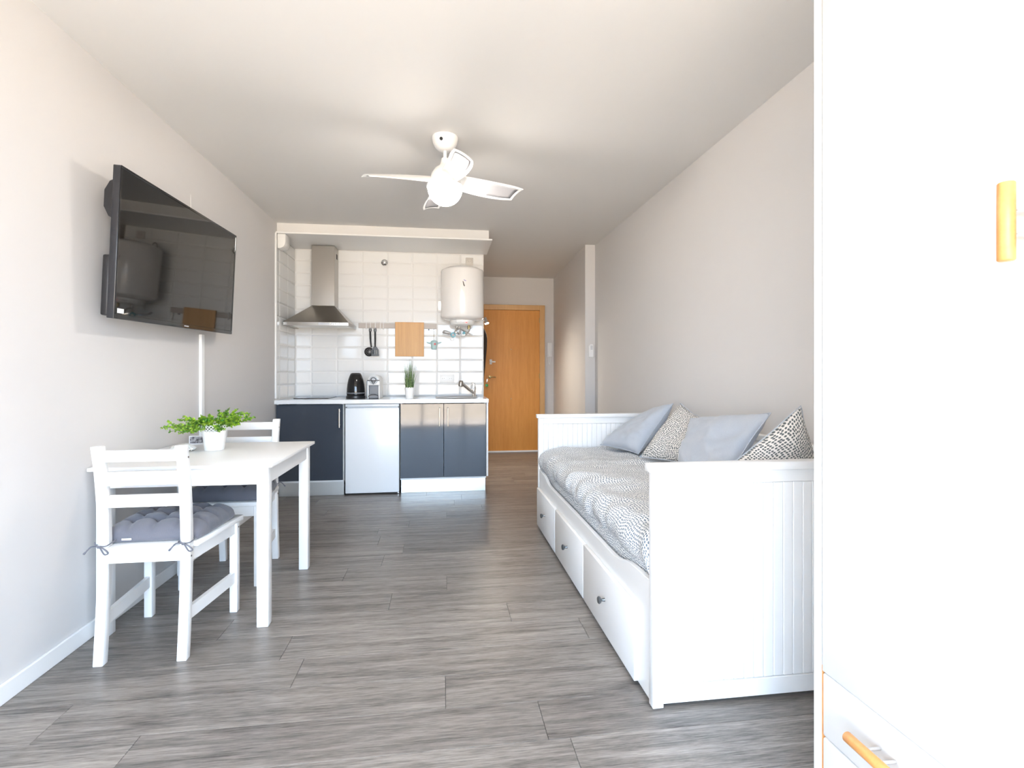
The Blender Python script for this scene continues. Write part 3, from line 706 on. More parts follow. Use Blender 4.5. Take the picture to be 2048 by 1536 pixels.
cc = thing('cable_cover', 'narrow white cable cover running down the wall below the television', 'cable cover', (XL + 0.01, 3.42, 0.7))
bx(XL + 0.0005, XL + 0.018, 3.405, 3.445, 0.62, 1.372, 0.003).build('channel', 'trim_white', cc)
MB().lathe([(0, 0), (0.006, 0), (0.006, 0.002), (0, 0.002)], 8, aim((XL + 0.018, 3.425, 0.8), (1, 0, 0))).build('screw', 'light_grey', cc)
tr = thing('wall_patch', 'short pale raised line on the wall above the television', 'wall patch', (XL, 3.29, 2.15))
bx(XL + 0.0003, XL + 0.004, 3.30, 3.312, 2.06, 2.20, 0.001, 1).build('strip', 'wall_paint', tr)

# ------------------------------------------------------------------ table and chairs
TX0, TX1, TY0, TY1, TZ = -1.494, -0.75, 2.388, 3.155, 0.73
tb = thing('dining_table', 'white square wooden dining table against the wall', 'table', ((TX0 + TX1) / 2, (TY0 + TY1) / 2, 0))
bx(TX0, TX1, TY0, TY1, TZ - 0.016, TZ, 0.0025).build('tabletop', 'white_paint', tb, 40)
lx = (TX0 + 0.022, TX1 - 0.072); ly = (TY0 + 0.022, TY1 - 0.072)
for x in lx:
    for y in ly: bx(x, x + 0.05, y, y + 0.05, 0, TZ - 0.0165, 0.003).build('leg', 'white_paint', tb, 40)
for y in (TY0 + 0.028, TY1 - 0.046): bx(lx[0] + 0.0505, lx[1] - 0.0005, y, y + 0.018, TZ - 0.094, TZ - 0.0165, 0.0015, 1).build('apron', 'white_paint', tb)
for x in (TX0 + 0.028, TX1 - 0.046): bx(x, x + 0.018, ly[0] + 0.0505, ly[1] - 0.0005, TZ - 0.094, TZ - 0.0165, 0.0015, 1).build('apron', 'white_paint', tb)

def make_chair():
    r = thing('dining_chair', 'white wooden dining chair with its back towards the room, pushed under the table', 'chair', (0, 0, 0), 'dining chairs at the white table')
    prof = [(-0.222, 0.0), (-0.205, 0.2), (-0.195, 0.36), (-0.193, 0.46), (-0.200, 0.60), (-0.215, 0.74), (-0.236, 0.85)]
    pp = smoothpath([(0, a, z) for a, z in prof], 4)
    for s in (-1, 1):
        x0, x1 = (0.132, 0.168) if s > 0 else (-0.168, -0.132)
        left = [(p.y, p.z) for p in pp]; right = [(p.y + 0.034, p.z) for p in reversed(pp)]
        MB().prism(left + right, lambda p, d: Vector((d, p[0], p[1])), x0, x1, 0.003, 2).build('leg', 'white_paint', r, 40)
        fx = (0.169, 0.203) if s > 0 else (-0.203, -0.169)
        bx(fx[0], fx[1], 0.187, 0.222, 0, 0.428, 0.003).build('leg', 'white_paint', r, 40)
        # side apron and stretcher, slightly splayed from back to front
        for (z0, z1, nm) in ((0.372, 0.428, 'apron'), (0.14, 0.19, 'stretcher')):
            xa, xb = (0.140, 0.176)
            y_a = -0.163 if nm == 'apron' else -0.172
            V = [(s * xa, y_a, z0), (s * (xa + 0.018), y_a, z0), (s * (xb + 0.018), 0.1865, z0), (s * xb, 0.1865, z0)]
            V += [(v[0], v[1], z1) for v in V]
            MB().faces(V, [(0, 1, 2, 3), (4, 5, 6, 7), (0, 1, 5, 4), (1, 2, 6, 5), (2, 3, 7, 6), (3, 0, 4, 7)]).build(nm, 'white_paint', r, recalc=True)
        for (yy, zz, xx) in ((-0.205, 0.80, 0.1682), (-0.18, 0.40, 0.1682), (0.205, 0.40, 0.2032)):
            MB().lathe([(0.004, 0), (0.004, 0.0012), (0, 0.0012)], 10, aim((s * xx, yy, zz), (s, 0, 0))).build('bolt', 'sticker_dark', r)
    bx(-0.168, 0.168, 0.196, 0.214, 0.372, 0.428, 0.0015, 1).build('apron', 'white_paint', r)
    bx(-0.1315, 0.1315, -0.190, -0.172, 0.385, 0.4285, 0.0015, 1).build('apron', 'white_paint', r)
    seat = [(-0.1305, -0.205), (0.1305, -0.205), (0.1305, -0.155), (0.183, -0.155), (0.219, 0.225), (0.212, 0.234), (-0.212, 0.234), (-0.219, 0.225), (-0.183, -0.155), (-0.1305, -0.155)]
    MB().prism(seat, lambda p, d: Vector((p[0], p[1], d)), 0.429, 0.451, 0.003, 2).build('seat', 'white_paint', r, 40)
    for (z0, z1, y) in ((0.787, 0.832, -0.222), (0.692, 0.746, -0.206), (0.604, 0.652, -0.196)):
        bx(-0.1315, 0.1315, y + 0.004, y + 0.024, z0, z1, 0.002).build('back_rail', 'white_paint', r, 40)
    return r
def make_cushion():
    r = thing('seat_cushion', 'grey tufted seat cushion with tied strings and a white tag', 'cushion', (0, 0, 0), 'grey tufted chair cushions')
    NU, NV = 48, 48
    tuft = [(-0.5, -0.5), (0, -0.5), (0.5, -0.5), (-0.5, 0), (0, 0), (0.5, 0), (-0.5, 0.5), (0, 0.5), (0.5, 0.5)]
    def hgt(u, v):
        e = max(0.0, (1 - abs(u) ** 5)) ** 0.5 * max(0.0, (1 - abs(v) ** 5)) ** 0.5
        h = 0.070 * e
        for (a, b_) in tuft: h -= 0.026 * e * math.exp(-(((u - a) / 0.14) ** 2 + ((v - b_) / 0.14) ** 2))
        for a in (-0.5, 0, 0.5): h -= 0.014 * e * (math.exp(-((u - a) / 0.06) ** 2) + math.exp(-((v - a) / 0.06) ** 2))
        h += 0.005 * e * noise.noise(Vector((u * 4, v * 4, 3.1)))
        return h
    def P(u, v, top):
        x = u * (0.194 + 0.006 * v); y = 0.032 + v * 0.183
        k = (abs(u) ** 6 * abs(v) ** 6) * 0.07
        x *= 1 - k; y = 0.032 + (y - 0.032) * (1 - k)
        ins = 0.022 * (1 - min(1.0, hgt(u, v) / 0.02))
        z = 0.4525 + 0.013 + (hgt(u, v) if top else -0.0125 * min(1.0, hgt(u, v) / 0.01))
        return Vector((x, y, z))
    b = MB()
    b.grid(lambda i, j: P(2 * i - 1, 2 * j - 1, True), NU, NV)
    b.grid(lambda i, j: P(2 * i - 1, 2 * j - 1, False), NU, NV)
    bmesh.ops.remove_doubles(b.bm, verts=b.bm.verts, dist=0.0006)
    b.build('pad', 'cushion_cloth', r, 80, recalc=True)
    for (a, c) in tuft:
        p = P(a, c, True)
        MB().lathe([(0.006, -0.001), (0.005, 0.002), (0, 0.003)], 8, MT(p)).build('tuft_button', 'cushion_cloth', r, 60)
    bx(-0.10, -0.065, -0.1595, -0.157, 0.466, 0.473).build('fabric_tag', 'label_white', r)
    for s in (-1, 1):
        # string around the rear post, bow on the outer rear edge
        x = s * 0.15
        t = MB()
        t.tube(smoothpath([(s * 0.125, -0.14, 0.468), (s * 0.126, -0.19, 0.462), (s * 0.135, -0.2, 0.458), (s * 0.16, -0.202, 0.458), (s * 0.172, -0.19, 0.46), (s * 0.172, -0.155, 0.464), (s * 0.15, -0.148, 0.467)], 5), 0.0026, 6)
        kx, ky, kz = s * 0.152, -0.205, 0.457
        t.tube(smoothpath([(kx, ky, kz), (kx + 0.02, ky - 0.008, kz - 0.006), (kx + 0.036, ky - 0.010, kz - 0.022), (kx + 0.022, ky - 0.010, kz - 0.026), (kx, ky, kz)], 5), 0.0028, 6)
        t.tube(smoothpath([(kx, ky, kz), (kx - 0.025, ky - 0.008, kz + 0.004), (kx - 0.05, ky - 0.010, kz - 0.022)], 5), [0.0028] * 9 + [0.004, 0.004], 6)
        t.tube(smoothpath([(kx, ky, kz), (kx - 0.008, ky - 0.008, kz + 0.010), (kx - 0.012, ky - 0.008, kz + 0.022)], 4), 0.0024, 6)
        t.tube([(kx - 0.006, ky - 0.002, kz), (kx + 0.006, ky - 0.002, kz)], 0.005, 8)
        t.build('tie', 'cushion_cloth', r, 60)
    return r
ch1 = make_chair(); ch1.location = (-1.169, 2.39, 0)
ch2 = copy_tree(ch1); ch2.location = (-1.163, 3.095, 0); ch2.rotation_euler = (0, 0, PI)
ch1['label'] = 'white wooden dining chair with its slatted back nearest the camera'
ch2['label'] = 'white wooden dining chair behind the table, its back towards the kitchen'
cu1 = make_cushion(); cu1.location = ch1.location
cu2 = copy_tree(cu1); cu2.location = ch2.location; cu2.rotation_euler = ch2.rotation_euler
cu1['label'] = 'grey tufted cushion with a white tag, tied to the chair nearest the camera'
cu2['label'] = 'grey tufted cushion on the chair behind the table'

# plant in lace-edged pot
px, py = -1.185, 2.865
pl = thing('potted_plant', 'bright green leafy plant in a white lace-edged pot on the table', 'plant', (px, py, TZ))
PM = MT((px, py, TZ))
MB().lathe([(0, 0.001), (0.045, 0.001), (0.046, 0.004), (0.057, 0.098), (0.054, 0.098), (0.043, 0.006), (0, 0.006)], 40, PM).build('pot', 'white_plastic', pl, 50)
lace = MB(); n = 22
def lp(a, z): 
    rr = 0.0555 + (z - 0.098) * 0.10 + 0.0008
    return (px + rr * math.cos(a), py + rr * math.sin(a), TZ + z)
for q in range(n):
    a0 = 2 * PI * q / n; a1 = 2 * PI * (q + 1) / n; am = (a0 + a1) / 2
    for (za, zb) in ((0.099, 0.115), (0.115, 0.131)):
        lace.tube([lp(a0, za), lp(am, (za + zb) / 2), lp(a1, zb)], 0.0016, 5); lace.tube([lp(a1, za), lp(am, (za + zb) / 2), lp(a0, zb)], 0.0016, 5)
    lace.tube([lp(a0 + (a1 - a0) * t / 6, 0.131 + 0.010 * math.sin(PI * t / 6)) for t in range(7)], 0.0018, 5)
lace.tube([lp(2 * PI * q / 44, 0.099) for q in range(44)], 0.002, 5, True); lace.tube([lp(2 * PI * q / 44, 0.131) for q in range(44)], 0.0016, 5, True)
lace.build('lace_rim', 'white_plastic', pl, 60)
MB().lathe([(0, 0.092), (0.053, 0.092)], 20, PM, cap=False).build('soil', 'stem', pl)
stems = MB(); leaves = MB(); rng = random.Random(3)
def leaf(p, d, r):
    d = d.normalized(); up = Vector((rng.uniform(-1, 1), rng.uniform(-1, 1), rng.uniform(0.0, 1))).normalized()
    w = d.cross(up)
    if w.length < 0.05: w = d.cross(Vector((1, 0, 0)))
    w.normalize(); nrm = w.cross(d)
    pts = [p, p + d * r * 0.6 + w * r * 0.62 + nrm * r * 0.15, p + d * r * 1.4 + w * r * 0.5 + nrm * r * 0.1, p + d * r * 1.85, p + d * r * 1.4 - w * r * 0.5 + nrm * r * 0.1, p + d * r * 0.6 - w * r * 0.62 + nrm * r * 0.15]
    leaves.faces(pts, [(0, 1, 2, 3), (0, 3, 4, 5)])
def sprig(p0, d, ln, r):
    pts = []; p = p0.copy(); dd = d.copy(); st = ln / 9
    for q in range(10):
        pts.append(p.copy()); p = p + dd * st; dd = (dd + Vector((rng.uniform(-.10, .10), rng.uniform(-.10, .10), rng.uniform(-.07, .05)))).normalized()
    stems.tube(pts, 0.0011, 4)
    for q in range(2, 10):
        for s in range(4):
            v = Vector((rng.uniform(-1, 1), rng.uniform(-1, 1), rng.uniform(-0.6, 1))).normalized()
            leaf(pts[q] + dd * rng.uniform(-st, st) * 0.5, (v + dd * 0.6), r * rng.uniform(0.7, 1.15))
    return pts
for q in range(34):
    a = 2 * PI * q / 34 + rng.uniform(-.15, .15); el = rng.uniform(0.02, 1.0)
    ln = rng.uniform(0.085, 0.178) * (1.0 - 0.35 * (el / 0.85) ** 2)
    d = Vector((math.cos(a) * math.cos(el), math.sin(a) * math.cos(el), math.sin(el)))
    p0 = Vector((px + 0.03 * math.cos(a), py + 0.03 * math.sin(a), TZ + 0.112))
    pts = sprig(p0, d, ln, 0.0074)
    for s in range(3):
        b0 = pts[rng.randint(3, 7)]
        sprig(b0, (d + Vector((rng.uniform(-.8, .8), rng.uniform(-.8, .8), rng.uniform(-.5, .6)))).normalized(), ln * 0.40, 0.0064)
stems.build('stems', 'stem', pl); tag(leaves.build('leaves', 'leaf', pl), kind='stuff')

# shell dish and card behind the pot
sh = thing('shell_dish', 'small white ribbed shell on the table beside the plant', 'shell', (-1.318, 2.86, TZ))
def shell_pt(i, j):
    a = (i - 0.5) * 2.4 - 0.25; r = 0.006 + 0.082 * j * (1 + 0.035 * math.cos(i * 9 * 2 * PI))
    return Vector((-1.365 + r * math.cos(a), 2.85 + r * math.sin(a), TZ + 0.004 + 0.026 * math.sin(PI * min(1, j * 0.9 + 0.08)) + 0.004 * j * math.cos(i * 9 * 2 * PI)))
sb_ = MB(); sb_.grid(shell_pt, 72, 10); o = sb_.build('shell_body', 'shell', sh, 80)
sm = o.modifiers.new('solid', 'SOLIDIFY'); sm.thickness = 0.003
cd = thing('photo_card', 'small grey photo card standing on the table behind the plant pot', 'card', (-1.37, 3.10, TZ))
bx(-1.415, -1.325, 3.098, 3.104, TZ + 0.0005, TZ + 0.048).build('card', 'label_white', cd)
bx(-1.410, -1.330, 3.0970, 3.0979, TZ + 0.006, TZ + 0.044).build('print', 'photo_print', cd)

# ------------------------------------------------------------------ daybed
bd = thing('daybed', 'white wooden daybed with three drawers along the wall', 'daybed', (1.15, 2.7, 0))
BX0, BX1, BY0, BY1 = 0.698, 1.592, 1.642, 3.755
def end_panel(y0, y1, yo):
    f = MB()
    for x in (BX0, BX1 - 0.039): f.box(x, x + 0.039, y0, y1, 0.004, 0.797, 0.003)
    f.box(BX0 + 0.0395, BX1 - 0.0395, y0 + 0.006, y1 - 0.006, 0.754, 0.797, 0.0015, 1)
    f.box(BX0 + 0.0395, BX1 - 0.0395, y0 + 0.006, y1 - 0.006, 0.014, 0.074, 0.0015, 1)
    p = f.build('end_panel', 'white_paint', bd, 40)
    bx(BX0 - 0.012, BX1, y0 - 0.008, y1 + 0.008, 0.7975, 0.826, 0.004).build('cap_rail', 'white_paint', p, 40)
    n = 22; w = (BX1 - BX0 - 0.080) / n
    me = None
    for q in range(n):
        cx = BX0 + 0.040 + (q + 0.5) * w
        if me is None:
            o = MB().box(-w / 2 + 0.0004, w / 2 - 0.0004, -0.0075, 0.0075, 0.075, 0.753, 0.0025, 1).build('board', 'white_paint', p); me = o.data
        else:
            o = bpy.data.objects.new('board', me); C.objects.link(o); o.parent = p
        o.location = Vector((cx, (y0 + y1) / 2, 0)) - BASE[bd]
    return p
BASE_bd = BASE[bd]
p1 = end_panel(1.642, 1.677, -1); p2 = end_panel(3.720, 3.755, 1)
# first board of each panel was built in shifted coordinates: shift its mesh back once
for p in (p1, p2):
    b0 = [o for o in bpy.data.objects if o.parent == p and o.name.split('.')[0] == 'board']
    b0[0].data.transform(Matrix.Translation(BASE_bd))
bp_ = MB(); bp_.box(1.562, 1.590, 1.678, 3.719, 0.06, 0.797, 0.002, 1); bp_.build('back_panel', 'white_paint', bd)
bx(1.552, 1.594, 1.686, 3.711, 0.7975, 0.826, 0.004).build('cap_rail', 'white_paint', bd, 40)
prof = [(1.678, 0.425), (1.72, 0.42), (1.80, 0.418), (1.88, 0.412), (1.93, 0.402), (1.98, 0.386), (2.04, 0.378), (2.12, 0.376), (2.7, 0.378), (3.28, 0.376), (3.36, 0.378), (3.42, 0.386), (3.47, 0.402), (3.52, 0.412), (3.60, 0.418), (3.68, 0.42), (3.719, 0.425)]
MB().prism([(3.719, 0.012)] + list(reversed(prof)) + [(1.678, 0.012)], lambda p, d: Vector((d, p[0], p[1])), 0.702, 0.722, 0.002, 1).build('front_rail', 'white_paint', bd)
for (ya, yb) in ((1.772, 2.447), (2.457, 3.088), (3.100, 3.700)):
    d = bx(0.682, 0.7015, ya, yb, 0.022, 0.292, 0.003).build('drawer', 'white_paint', bd, 40)
    ym = (ya + yb) / 2
    MB().lathe([(0.008, 0), (0.0065, 0.004), (0.006, 0.014), (0.014, 0.02), (0.016, 0.026), (0.012, 0.031), (0, 0.033)], 20, aim((0.682, ym, 0.168), (-1, 0, 0))).build('knob', 'pewter', d, 50)
bx(0.723, 1.56, 1.678, 3.719, 0.25, 0.27).build('slat_base', 'trim_white', bd)
mt = thing('mattress', 'mattress under the dotted bedding on the daybed', 'mattress', (1.14, 2.7, 0.27))
bx(0.735, 1.55, 1.69, 3.708, 0.271, 0.525, 0.04, 3).build('mattress_body', 'trim_white', mt, 50)

# dotted bedding
dv = thing('duvet', 'dotted grey and white bedding spread over the daybed', 'bedding', (1.14, 2.7, 0.48))
dprof = [(0.742, 0.335), (0.730, 0.385), (0.724, 0.43), (0.706, 0.455), (0.696, 0.49), (0.700, 0.525), (0.722, 0.556), (0.765, 0.575), (0.85, 0.585), (1.0, 0.588), (1.15, 0.588), (1.30, 0.586), (1.42, 0.582), (1.52, 0.572), (1.545, 0.55), (1.55, 0.50)]
dpp = smoothpath([(a, 0, z) for a, z in dprof], 6); ND = len(dpp) - 1
ulen = [0.0]
for a, b_ in zip(dpp, dpp[1:]): ulen.append(ulen[-1] + (b_ - a).length)
def duvet_pt(i, j):
    k = min(ND, int(round(i * ND))); p = dpp[k]; y = 1.684 + j * (3.712 - 1.684)
    edge = min(1.0, min(y - 1.684, 3.712 - y) / 0.05)
    fa = min(1.0, ulen[k] / 0.12)
    fold = 0.5 + 0.5 * noise.noise(Vector((y * 4.5, ulen[k] * 1.6, 0.3)))
    w1 = noise.noise(Vector((p.x * 5 + y * 2.0, y * 4.0, 1.7))) + 0.5 * noise.noise(Vector((p.x * 12, y * 11, 5.1)))
    frontw = max(0.0, 1 - abs(ulen[k] - 0.17) / 0.22)
    dz = 0.019 * w1 * fa * edge - 0.02 * (1 - edge) ** 2
    dx = -0.030 * frontw * (fold - 0.45) * fa * edge + 0.014 * frontw * noise.noise(Vector((y * 13, ulen[k] * 5, 8.0))) * fa
    x = p.x + dx
    if p.z < 0.435: x = max(x, 0.7255)
    return Vector((x, y, p.z + dz))
db = MB(); db.grid(duvet_pt, ND, 150, uvfn=lambda i, j: (ulen[min(ND, int(round(i * ND)))], 1.684 + j * 2.028))
o = db.build('cover', 'duvet_print', dv, 80)
sm = o.modifiers.new('solid', 'SOLIDIFY'); sm.thickness = 0.012; sm.offset = -1

def pillow(label, m, TL, TR, BR, BL, t, seed, wr=0.012):
    cs = [Vector(v) for v in (TL, TR, BR, BL)]; c = sum(cs, Vector()) / 4
    r = thing('pillow', label, 'pillow', (c.x, c.y, min(v.z for v in cs)))
    nrm = ((cs[1] - cs[3]).cross(cs[0] - cs[2])).normalized()
    w = ((cs[1] - cs[0]).length + (cs[2] - cs[3]).length) / 2; h = ((cs[3] - cs[0]).length + (cs[2] - cs[1]).length) / 2
    def P(i, j, s):
        u, v = 2 * i - 1, 2 * j - 1
        uu = u * (1 - 0.06 * (1 - v * v) * abs(u)); vv = v * (1 - 0.06 * (1 - u * u) * abs(v))
        a, b_ = (uu + 1) / 2, (vv + 1) / 2
        top = cs[0].lerp(cs[1], a); bot = cs[3].lerp(cs[2], a); p = top.lerp(bot, b_)
        e = max(0.0, (1 - u * u) * (1 - v * v))
        th = t / 2 * e ** 0.42
        q = noise.noise(Vector((u * 1.6 + seed, v * 1.6, seed * 0.7))) + 0.6 * noise.noise(Vector((u * 4 + seed, v * 4.5, 2.2 + s)))
        return p + nrm * s * (th + wr * q * min(1, e * 3)) + Vector((0, 0, 0.004 * noise.noise(Vector((u * 2, v * 2, seed)))))
    b = MB()
    b.grid(lambda i, j: P(i, j, 1), 30, 30, uvfn=lambda i, j: (i * w + seed, j * h))
    b.grid(lambda i, j: P(i, j, -1), 30, 30, uvfn=lambda i, j: (i * w + seed, j * h + 1))
    bmesh.ops.remove_doubles(b.bm, verts=b.bm.verts, dist=0.0004)
    b.build('pillow_case', m, r, 80, recalc=True)
    ed = []
    for q in range(30): ed.append(P(q / 30, 0, 0))
    for q in range(30): ed.append(P(1, q / 30, 0))
    for q in range(30): ed.append(P(1 - q / 30, 1, 0))
    for q in range(30): ed.append(P(0, 1 - q / 30, 0))
    MB().tube(ed, 0.0035, 5, True).build('seam', 'pillow_cloth' if m == 'pillow_cloth' else 'pillow_cloth', r, 60)
    return r
pillow('plain blue-grey pillow leaning at the far end of the daybed', 'pillow_cloth', (1.49, 3.58, 0.84), (1.50, 3.20, 0.93), (1.27, 3.22, 0.60), (1.13, 3.60, 0.61), 0.15, 1.0, 0.018)
pillow('dotted pillow standing between the two plain pillows', 'pillow_print', (1.47, 3.03, 0.94), (1.53, 2.72, 0.83), (1.38, 2.70, 0.615), (1.20, 3.02, 0.615), 0.13, 2.3)
pillow('plain blue-grey pillow in the middle of the daybed', 'pillow_cloth', (1.382, 2.726, 0.876), (1.44, 2.10, 0.955), (1.16, 2.04, 0.62), (1.15, 2.413, 0.627), 0.14, 3.1, 0.02)
pillow('dotted pillow with its corner up beside the wardrobe', 'pillow_print', (1.42, 1.88, 1.0), (1.51, 1.86, 0.69), (1.20, 1.80, 0.60), (1.00, 1.90, 0.68), 0.14, 4.7)

# ------------------------------------------------------------------ wardrobe
WF = 0.982
wd = thing('wardrobe', 'tall white wardrobe with two drawers and wooden bar handles', 'wardrobe', (1.3, 0.73, 0))
for (ya, yb) in ((1.2255, 1.2505), (0.20, 0.225)): bx(WF, 1.60, ya, yb, 0, 2.2, 0.002, 2).build('side_panel', 'white_lacquer', wd)
bx(WF + 0.02, 1.60, 0.2255, 1.2250, 2.175, 2.2, 0.0015, 1).build('top_panel', 'white_lacquer', wd)
bx(1.585, 1.60, 0.2255, 1.2250, 0, 2.174).build('back_panel', 'trim_white', wd)
for (za, zb) in ((0.340, 0.366), (0.176, 0.196)): bx(WF + 0.0195, 1.58, 0.2315, 1.2195, za, zb).build('shelf', 'trim_white', wd)
for (ya, yb) in ((1.2200, 1.2252), (0.2255, 0.231)): bx(WF + 0.004, WF + 0.04, ya, yb, 0, 0.368).build('wood_edge', 'handle_wood', wd)
def bar_handle(parent, p, axis):
    h = MB(); a = Vector(p); d = Vector((0, 0, 1)) if axis == 'z' else Vector((0, 1, 0))
    h.tube([a - d * 0.066, a - d * 0.064, a + d * 0.064, a + d * 0.066], [0.0105, 0.0122, 0.0122, 0.0105], 20)
    o = h.build('handle', 'handle_wood', parent, 50)
    for s in (-1, 1): MB().tube([a + d * s * 0.02 + Vector((0.010, 0, 0)), a + d * s * 0.02 + Vector((0.0445, 0, 0))], 0.004, 10).build('handle_post', 'chrome', parent, 40)
for (ya, yb, hy) in ((0.715, 1.2193, 0.742), (0.2320, 0.712, 0.683)):
    d = bx(WF, WF + 0.018, ya, yb, 0.356, 2.172, 0.002, 2).build('door', 'white_lacquer', wd, 40)
    bar_handle(d, (WF - 0.045, hy, 1.388), 'z')
for (za, zb) in ((0.188, 0.3535), (0.006, 0.1855)):
    d = bx(WF, WF + 0.019, 0.232, 1.2193, za, zb, 0.007, 3).build('drawer', 'white_lacquer', wd, 40)
    for hy in (1.02, 0.42): bar_handle(d, (WF - 0.045, hy, (za + zb) / 2 + 0.012), 'y')

# ------------------------------------------------------------------ ceiling fan
fn = thing('ceiling_fan', 'white four-blade ceiling fan with a lit globe lamp', 'ceiling fan', (0.012, 3.0, 2.10))
FX, FY = 0.012, 3.0
FM = MT((FX, FY, 0))
MB().lathe([(0.074, 2.4995), (0.075, 2.49), (0.070, 2.465), (0.058, 2.44), (0.040, 2.424), (0.018, 2.420), (0, 2.420)], 40, FM).build('canopy', 'white_lacquer', fn, 50)
MB().lathe([(0, 0), (0.010, 0), (0.009, 0.004), (0, 0.005)], 14, aim((FX - 0.022, FY - 0.066, 2.462), (-0.25, -0.9, -0.35))).build('sensor', 'black_gloss', fn, 40)
MB().lathe([(0, 2.36), (0.0105, 2.36), (0.0105, 2.4195), (0, 2.4195)], 16, FM).build('rod', 'white_lacquer', fn, 40)
MB().lathe([(0, 2.378), (0.020, 2.376), (0.026, 2.35), (0.032, 2.335), (0.058, 2.315), (0.078, 2.285), (0.088, 2.25), (0.086, 2.222), (0, 2.22)], 40, FM).build('motor_housing', 'white_lacquer', fn, 50)
MB().lathe([(0, 2.219), (0.104, 2.219), (0.108, 2.214), (0.104, 2.206), (0, 2.206)], 40, FM).build('lamp_ring', 'white_lacquer', fn, 50)
gp = [(0.100 * math.cos(t * PI / 2 / 10) , 2.205 - 0.102 * math.sin(t * PI / 2 / 10)) for t in range(11)]
gp[-1] = (0, gp[-1][1])
MB().lathe(gp, 40, FM).build('globe', 'globe', fn, 60)
def blade(ang):
    d = Vector((math.cos(ang), math.sin(ang), 0)); n = Vector((-math.sin(ang), math.cos(ang), 0)); O = Vector((FX, FY, 2.245))
    def P(i, j, off):
        t = i; s = 2 * j - 1
        r = 0.070 + 0.375 * t
        hw = 0.045 + 0.020 * math.sin(min(1.0, t * 1.15) * PI / 2) - 0.008 * max(0, t - 0.85) / 0.15
        pitch = math.radians(38 - 22 * t)
        cen = n * (0.012 * math.sin(t * PI) - 0.004 * t)
        cs_ = s * hw
        z = -cs_ * math.sin(pitch) - 0.030 * t + 0.010 * (1 - s * s) + off
        return O + d * (r - 0.018 * s * t) + cen + n * cs_ * math.cos(pitch) + Vector((0, 0, z))
    b = MB(); NU, NV = 16, 8
    b.grid(lambda i, j: P(i, j, 0.0), NU, NV); v1 = b.vv
    b.grid(lambda i, j: P(i, j, 0.006), NU, NV); v2 = b.vv
    for i in range(NU):
        for j in (0, NV):
            try: b.bm.faces.new((v1[i][j], v1[i + 1][j], v2[i + 1][j], v2[i][j]))
            except ValueError: pass
    for j in range(NV):
        for i in (0, NU): b.bm.faces.new((v1[i][j], v1[i][j + 1], v2[i][j + 1], v2[i][j]))
    o = b.build('blade', 'white_lacquer', fn, 40, recalc=True)
    q = MB(); q.grid(lambda i, j: P(0.48 + 0.47 * i, 0.12 + 0.76 * j, -0.0015), 8, 6)
    pq = q.build('tip_panel', 'blade_grey', o, 60)
    sm = pq.modifiers.new('solid', 'SOLIDIFY'); sm.thickness = 0.001; sm.offset = 1
for k_ in range(4): blade(math.radians(12) + k_ * PI / 2)

# ------------------------------------------------------------------ corridor details
sp = thing('wall_spotlight', 'small lit chrome spotlight on the corridor wall', 'lamp', (0.45, 6.2, 1.77))
MB().lathe([(0, 0), (0.022, 0), (0.022, 0.012), (0, 0.014)], 16, aim((KX + 0.0005, 6.2, 1.765), (1, 0, 0))).tube([(KX + 0.012, 6.2, 1.765), (0.50, 6.2, 1.765)], 0.005, 8).build('arm', 'label_white', sp, 40)
sd = Vector((0.28, -0.25, -1)).normalized(); s0 = Vector((0.505, 6.2, 1.80))
MB().lathe([(0, 0), (0.016, 0), (0.018, 0.03), (0.024, 0.07), (0.031, 0.082), (0.029, 0.082), (0.02, 0.07)], 20, aim(s0, sd), cap=False).build('head', 'chrome', sp, 50)
MB().lathe([(0, 0.078), (0.016, 0.079), (0.028, 0.076), (0.02, 0.072), (0, 0.07)], 20, aim(s0, sd)).build('bulb', 'bulb', sp, 50)
sl_d = bpy.data.lights.new('spotlight_beam', 'SPOT'); sl_d.energy = 32.0; sl_d.color = (1.0, 0.88, 0.72); sl_d.spot_size = 3.0; sl_d.spot_blend = 1.0; sl_d.shadow_soft_size = 0.03
sl = bpy.data.objects.new('spotlight_beam', sl_d); C.objects.link(sl); sl.parent = sp
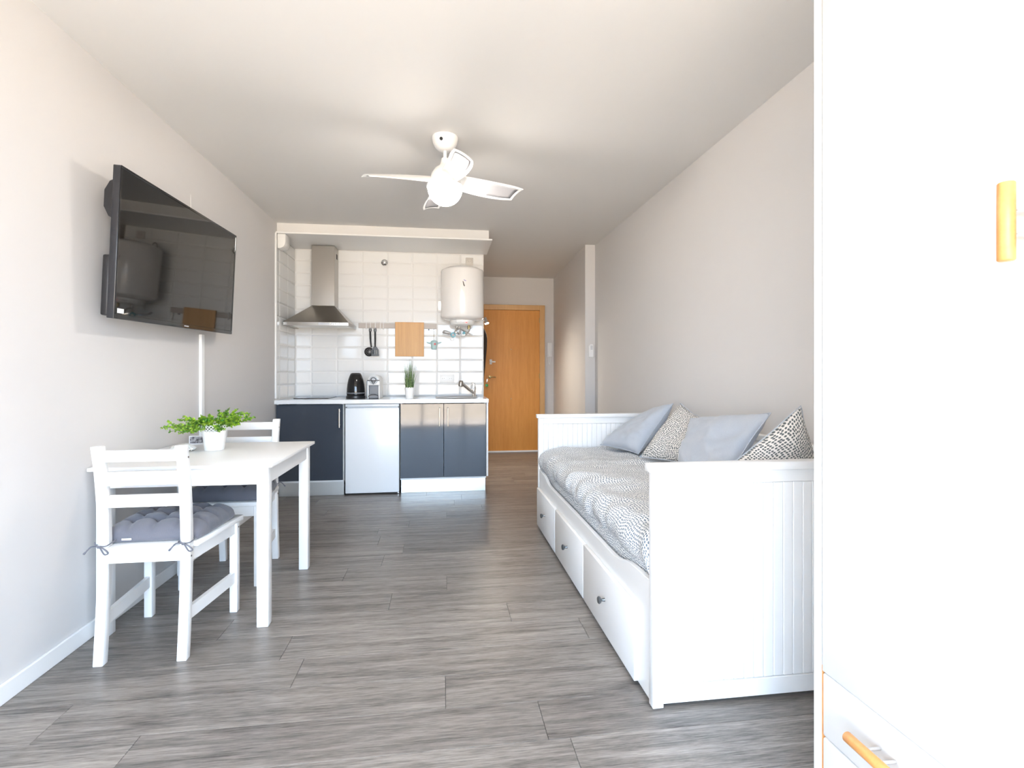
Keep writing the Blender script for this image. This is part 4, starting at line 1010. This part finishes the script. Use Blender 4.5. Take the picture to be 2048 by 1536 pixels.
sl.matrix_parent_inverse = Matrix.Identity(4); sl.location = (s0 + sd * 0.088) - BASE[sp]; sl.rotation_euler = sd.to_track_quat('-Z', 'Y').to_euler()
ct_ = thing('hanging_coat', 'dark brown cloth hanging edge-on on the corridor wall', 'cloth', (0.45, 5.9, 0.88))
def coat_pt(i, j):
    z = 1.70 - j * 0.83; a = i * 2 * PI
    w = (0.030 * math.sin(min(1.0, j * 5) * PI / 2) + 0.006 * math.sin(j * 7)) * (1.0 if j < 0.6 else max(0.25, 1 - (j - 0.6) * 1.7)) + 0.002
    return Vector((KX + 0.002 + w + w * math.cos(a), 5.95 + 0.12 * math.sin(a) * (0.5 + 0.5 * min(1, j * 4)), z))
cb_ = MB(); cb_.grid(coat_pt, 20, 20, close_u=True); cb_.build('cloth', 'coat_cloth', ct_, 60)
MB().tube([(KX + 0.001, 5.95, 1.70), (KX + 0.03, 5.95, 1.70), (KX + 0.034, 5.95, 1.715)], 0.004, 6).build('hanger_hook', 'chrome', ct_)
ic = thing('intercom', 'white wall intercom with a handset beside the entrance door', 'intercom', (1.525, YB - 0.001, 1.36))
bx(1.493, 1.562, YB - 0.03, YB - 0.001, 1.36, 1.565, 0.004).build('base_plate', 'white_plastic', ic, 40)
bx(1.498, 1.525, YB - 0.055, YB - 0.0305, 1.375, 1.555, 0.008).build('handset', 'trim_white', ic, 40)
MB().tube(smoothpath([(1.512, YB - 0.035, 1.37), (1.515, YB - 0.02, 1.29), (1.53, YB - 0.015, 1.255), (1.54, YB - 0.015, 1.30), (1.542, YB - 0.02, 1.358)], 6), 0.004, 6).build('cord', 'white_plastic', ic, 40)
rc = thing('fan_remote', 'white remote control in a holder on the narrow pier', 'remote', (1.565, 5.32, 1.29))
bx(1.542, 1.592, 5.302, 5.3195, 1.295, 1.425, 0.004).build('holder', 'white_plastic', rc, 40)
bx(1.547, 1.587, 5.290, 5.3015, 1.30, 1.435, 0.004).build('handset', 'label_white', rc, 40)
for z in (1.415, 1.40, 1.385): bx(1.555, 1.579, 5.2880, 5.2898, z - 0.004, z + 0.004).build('button', 'light_grey', rc)
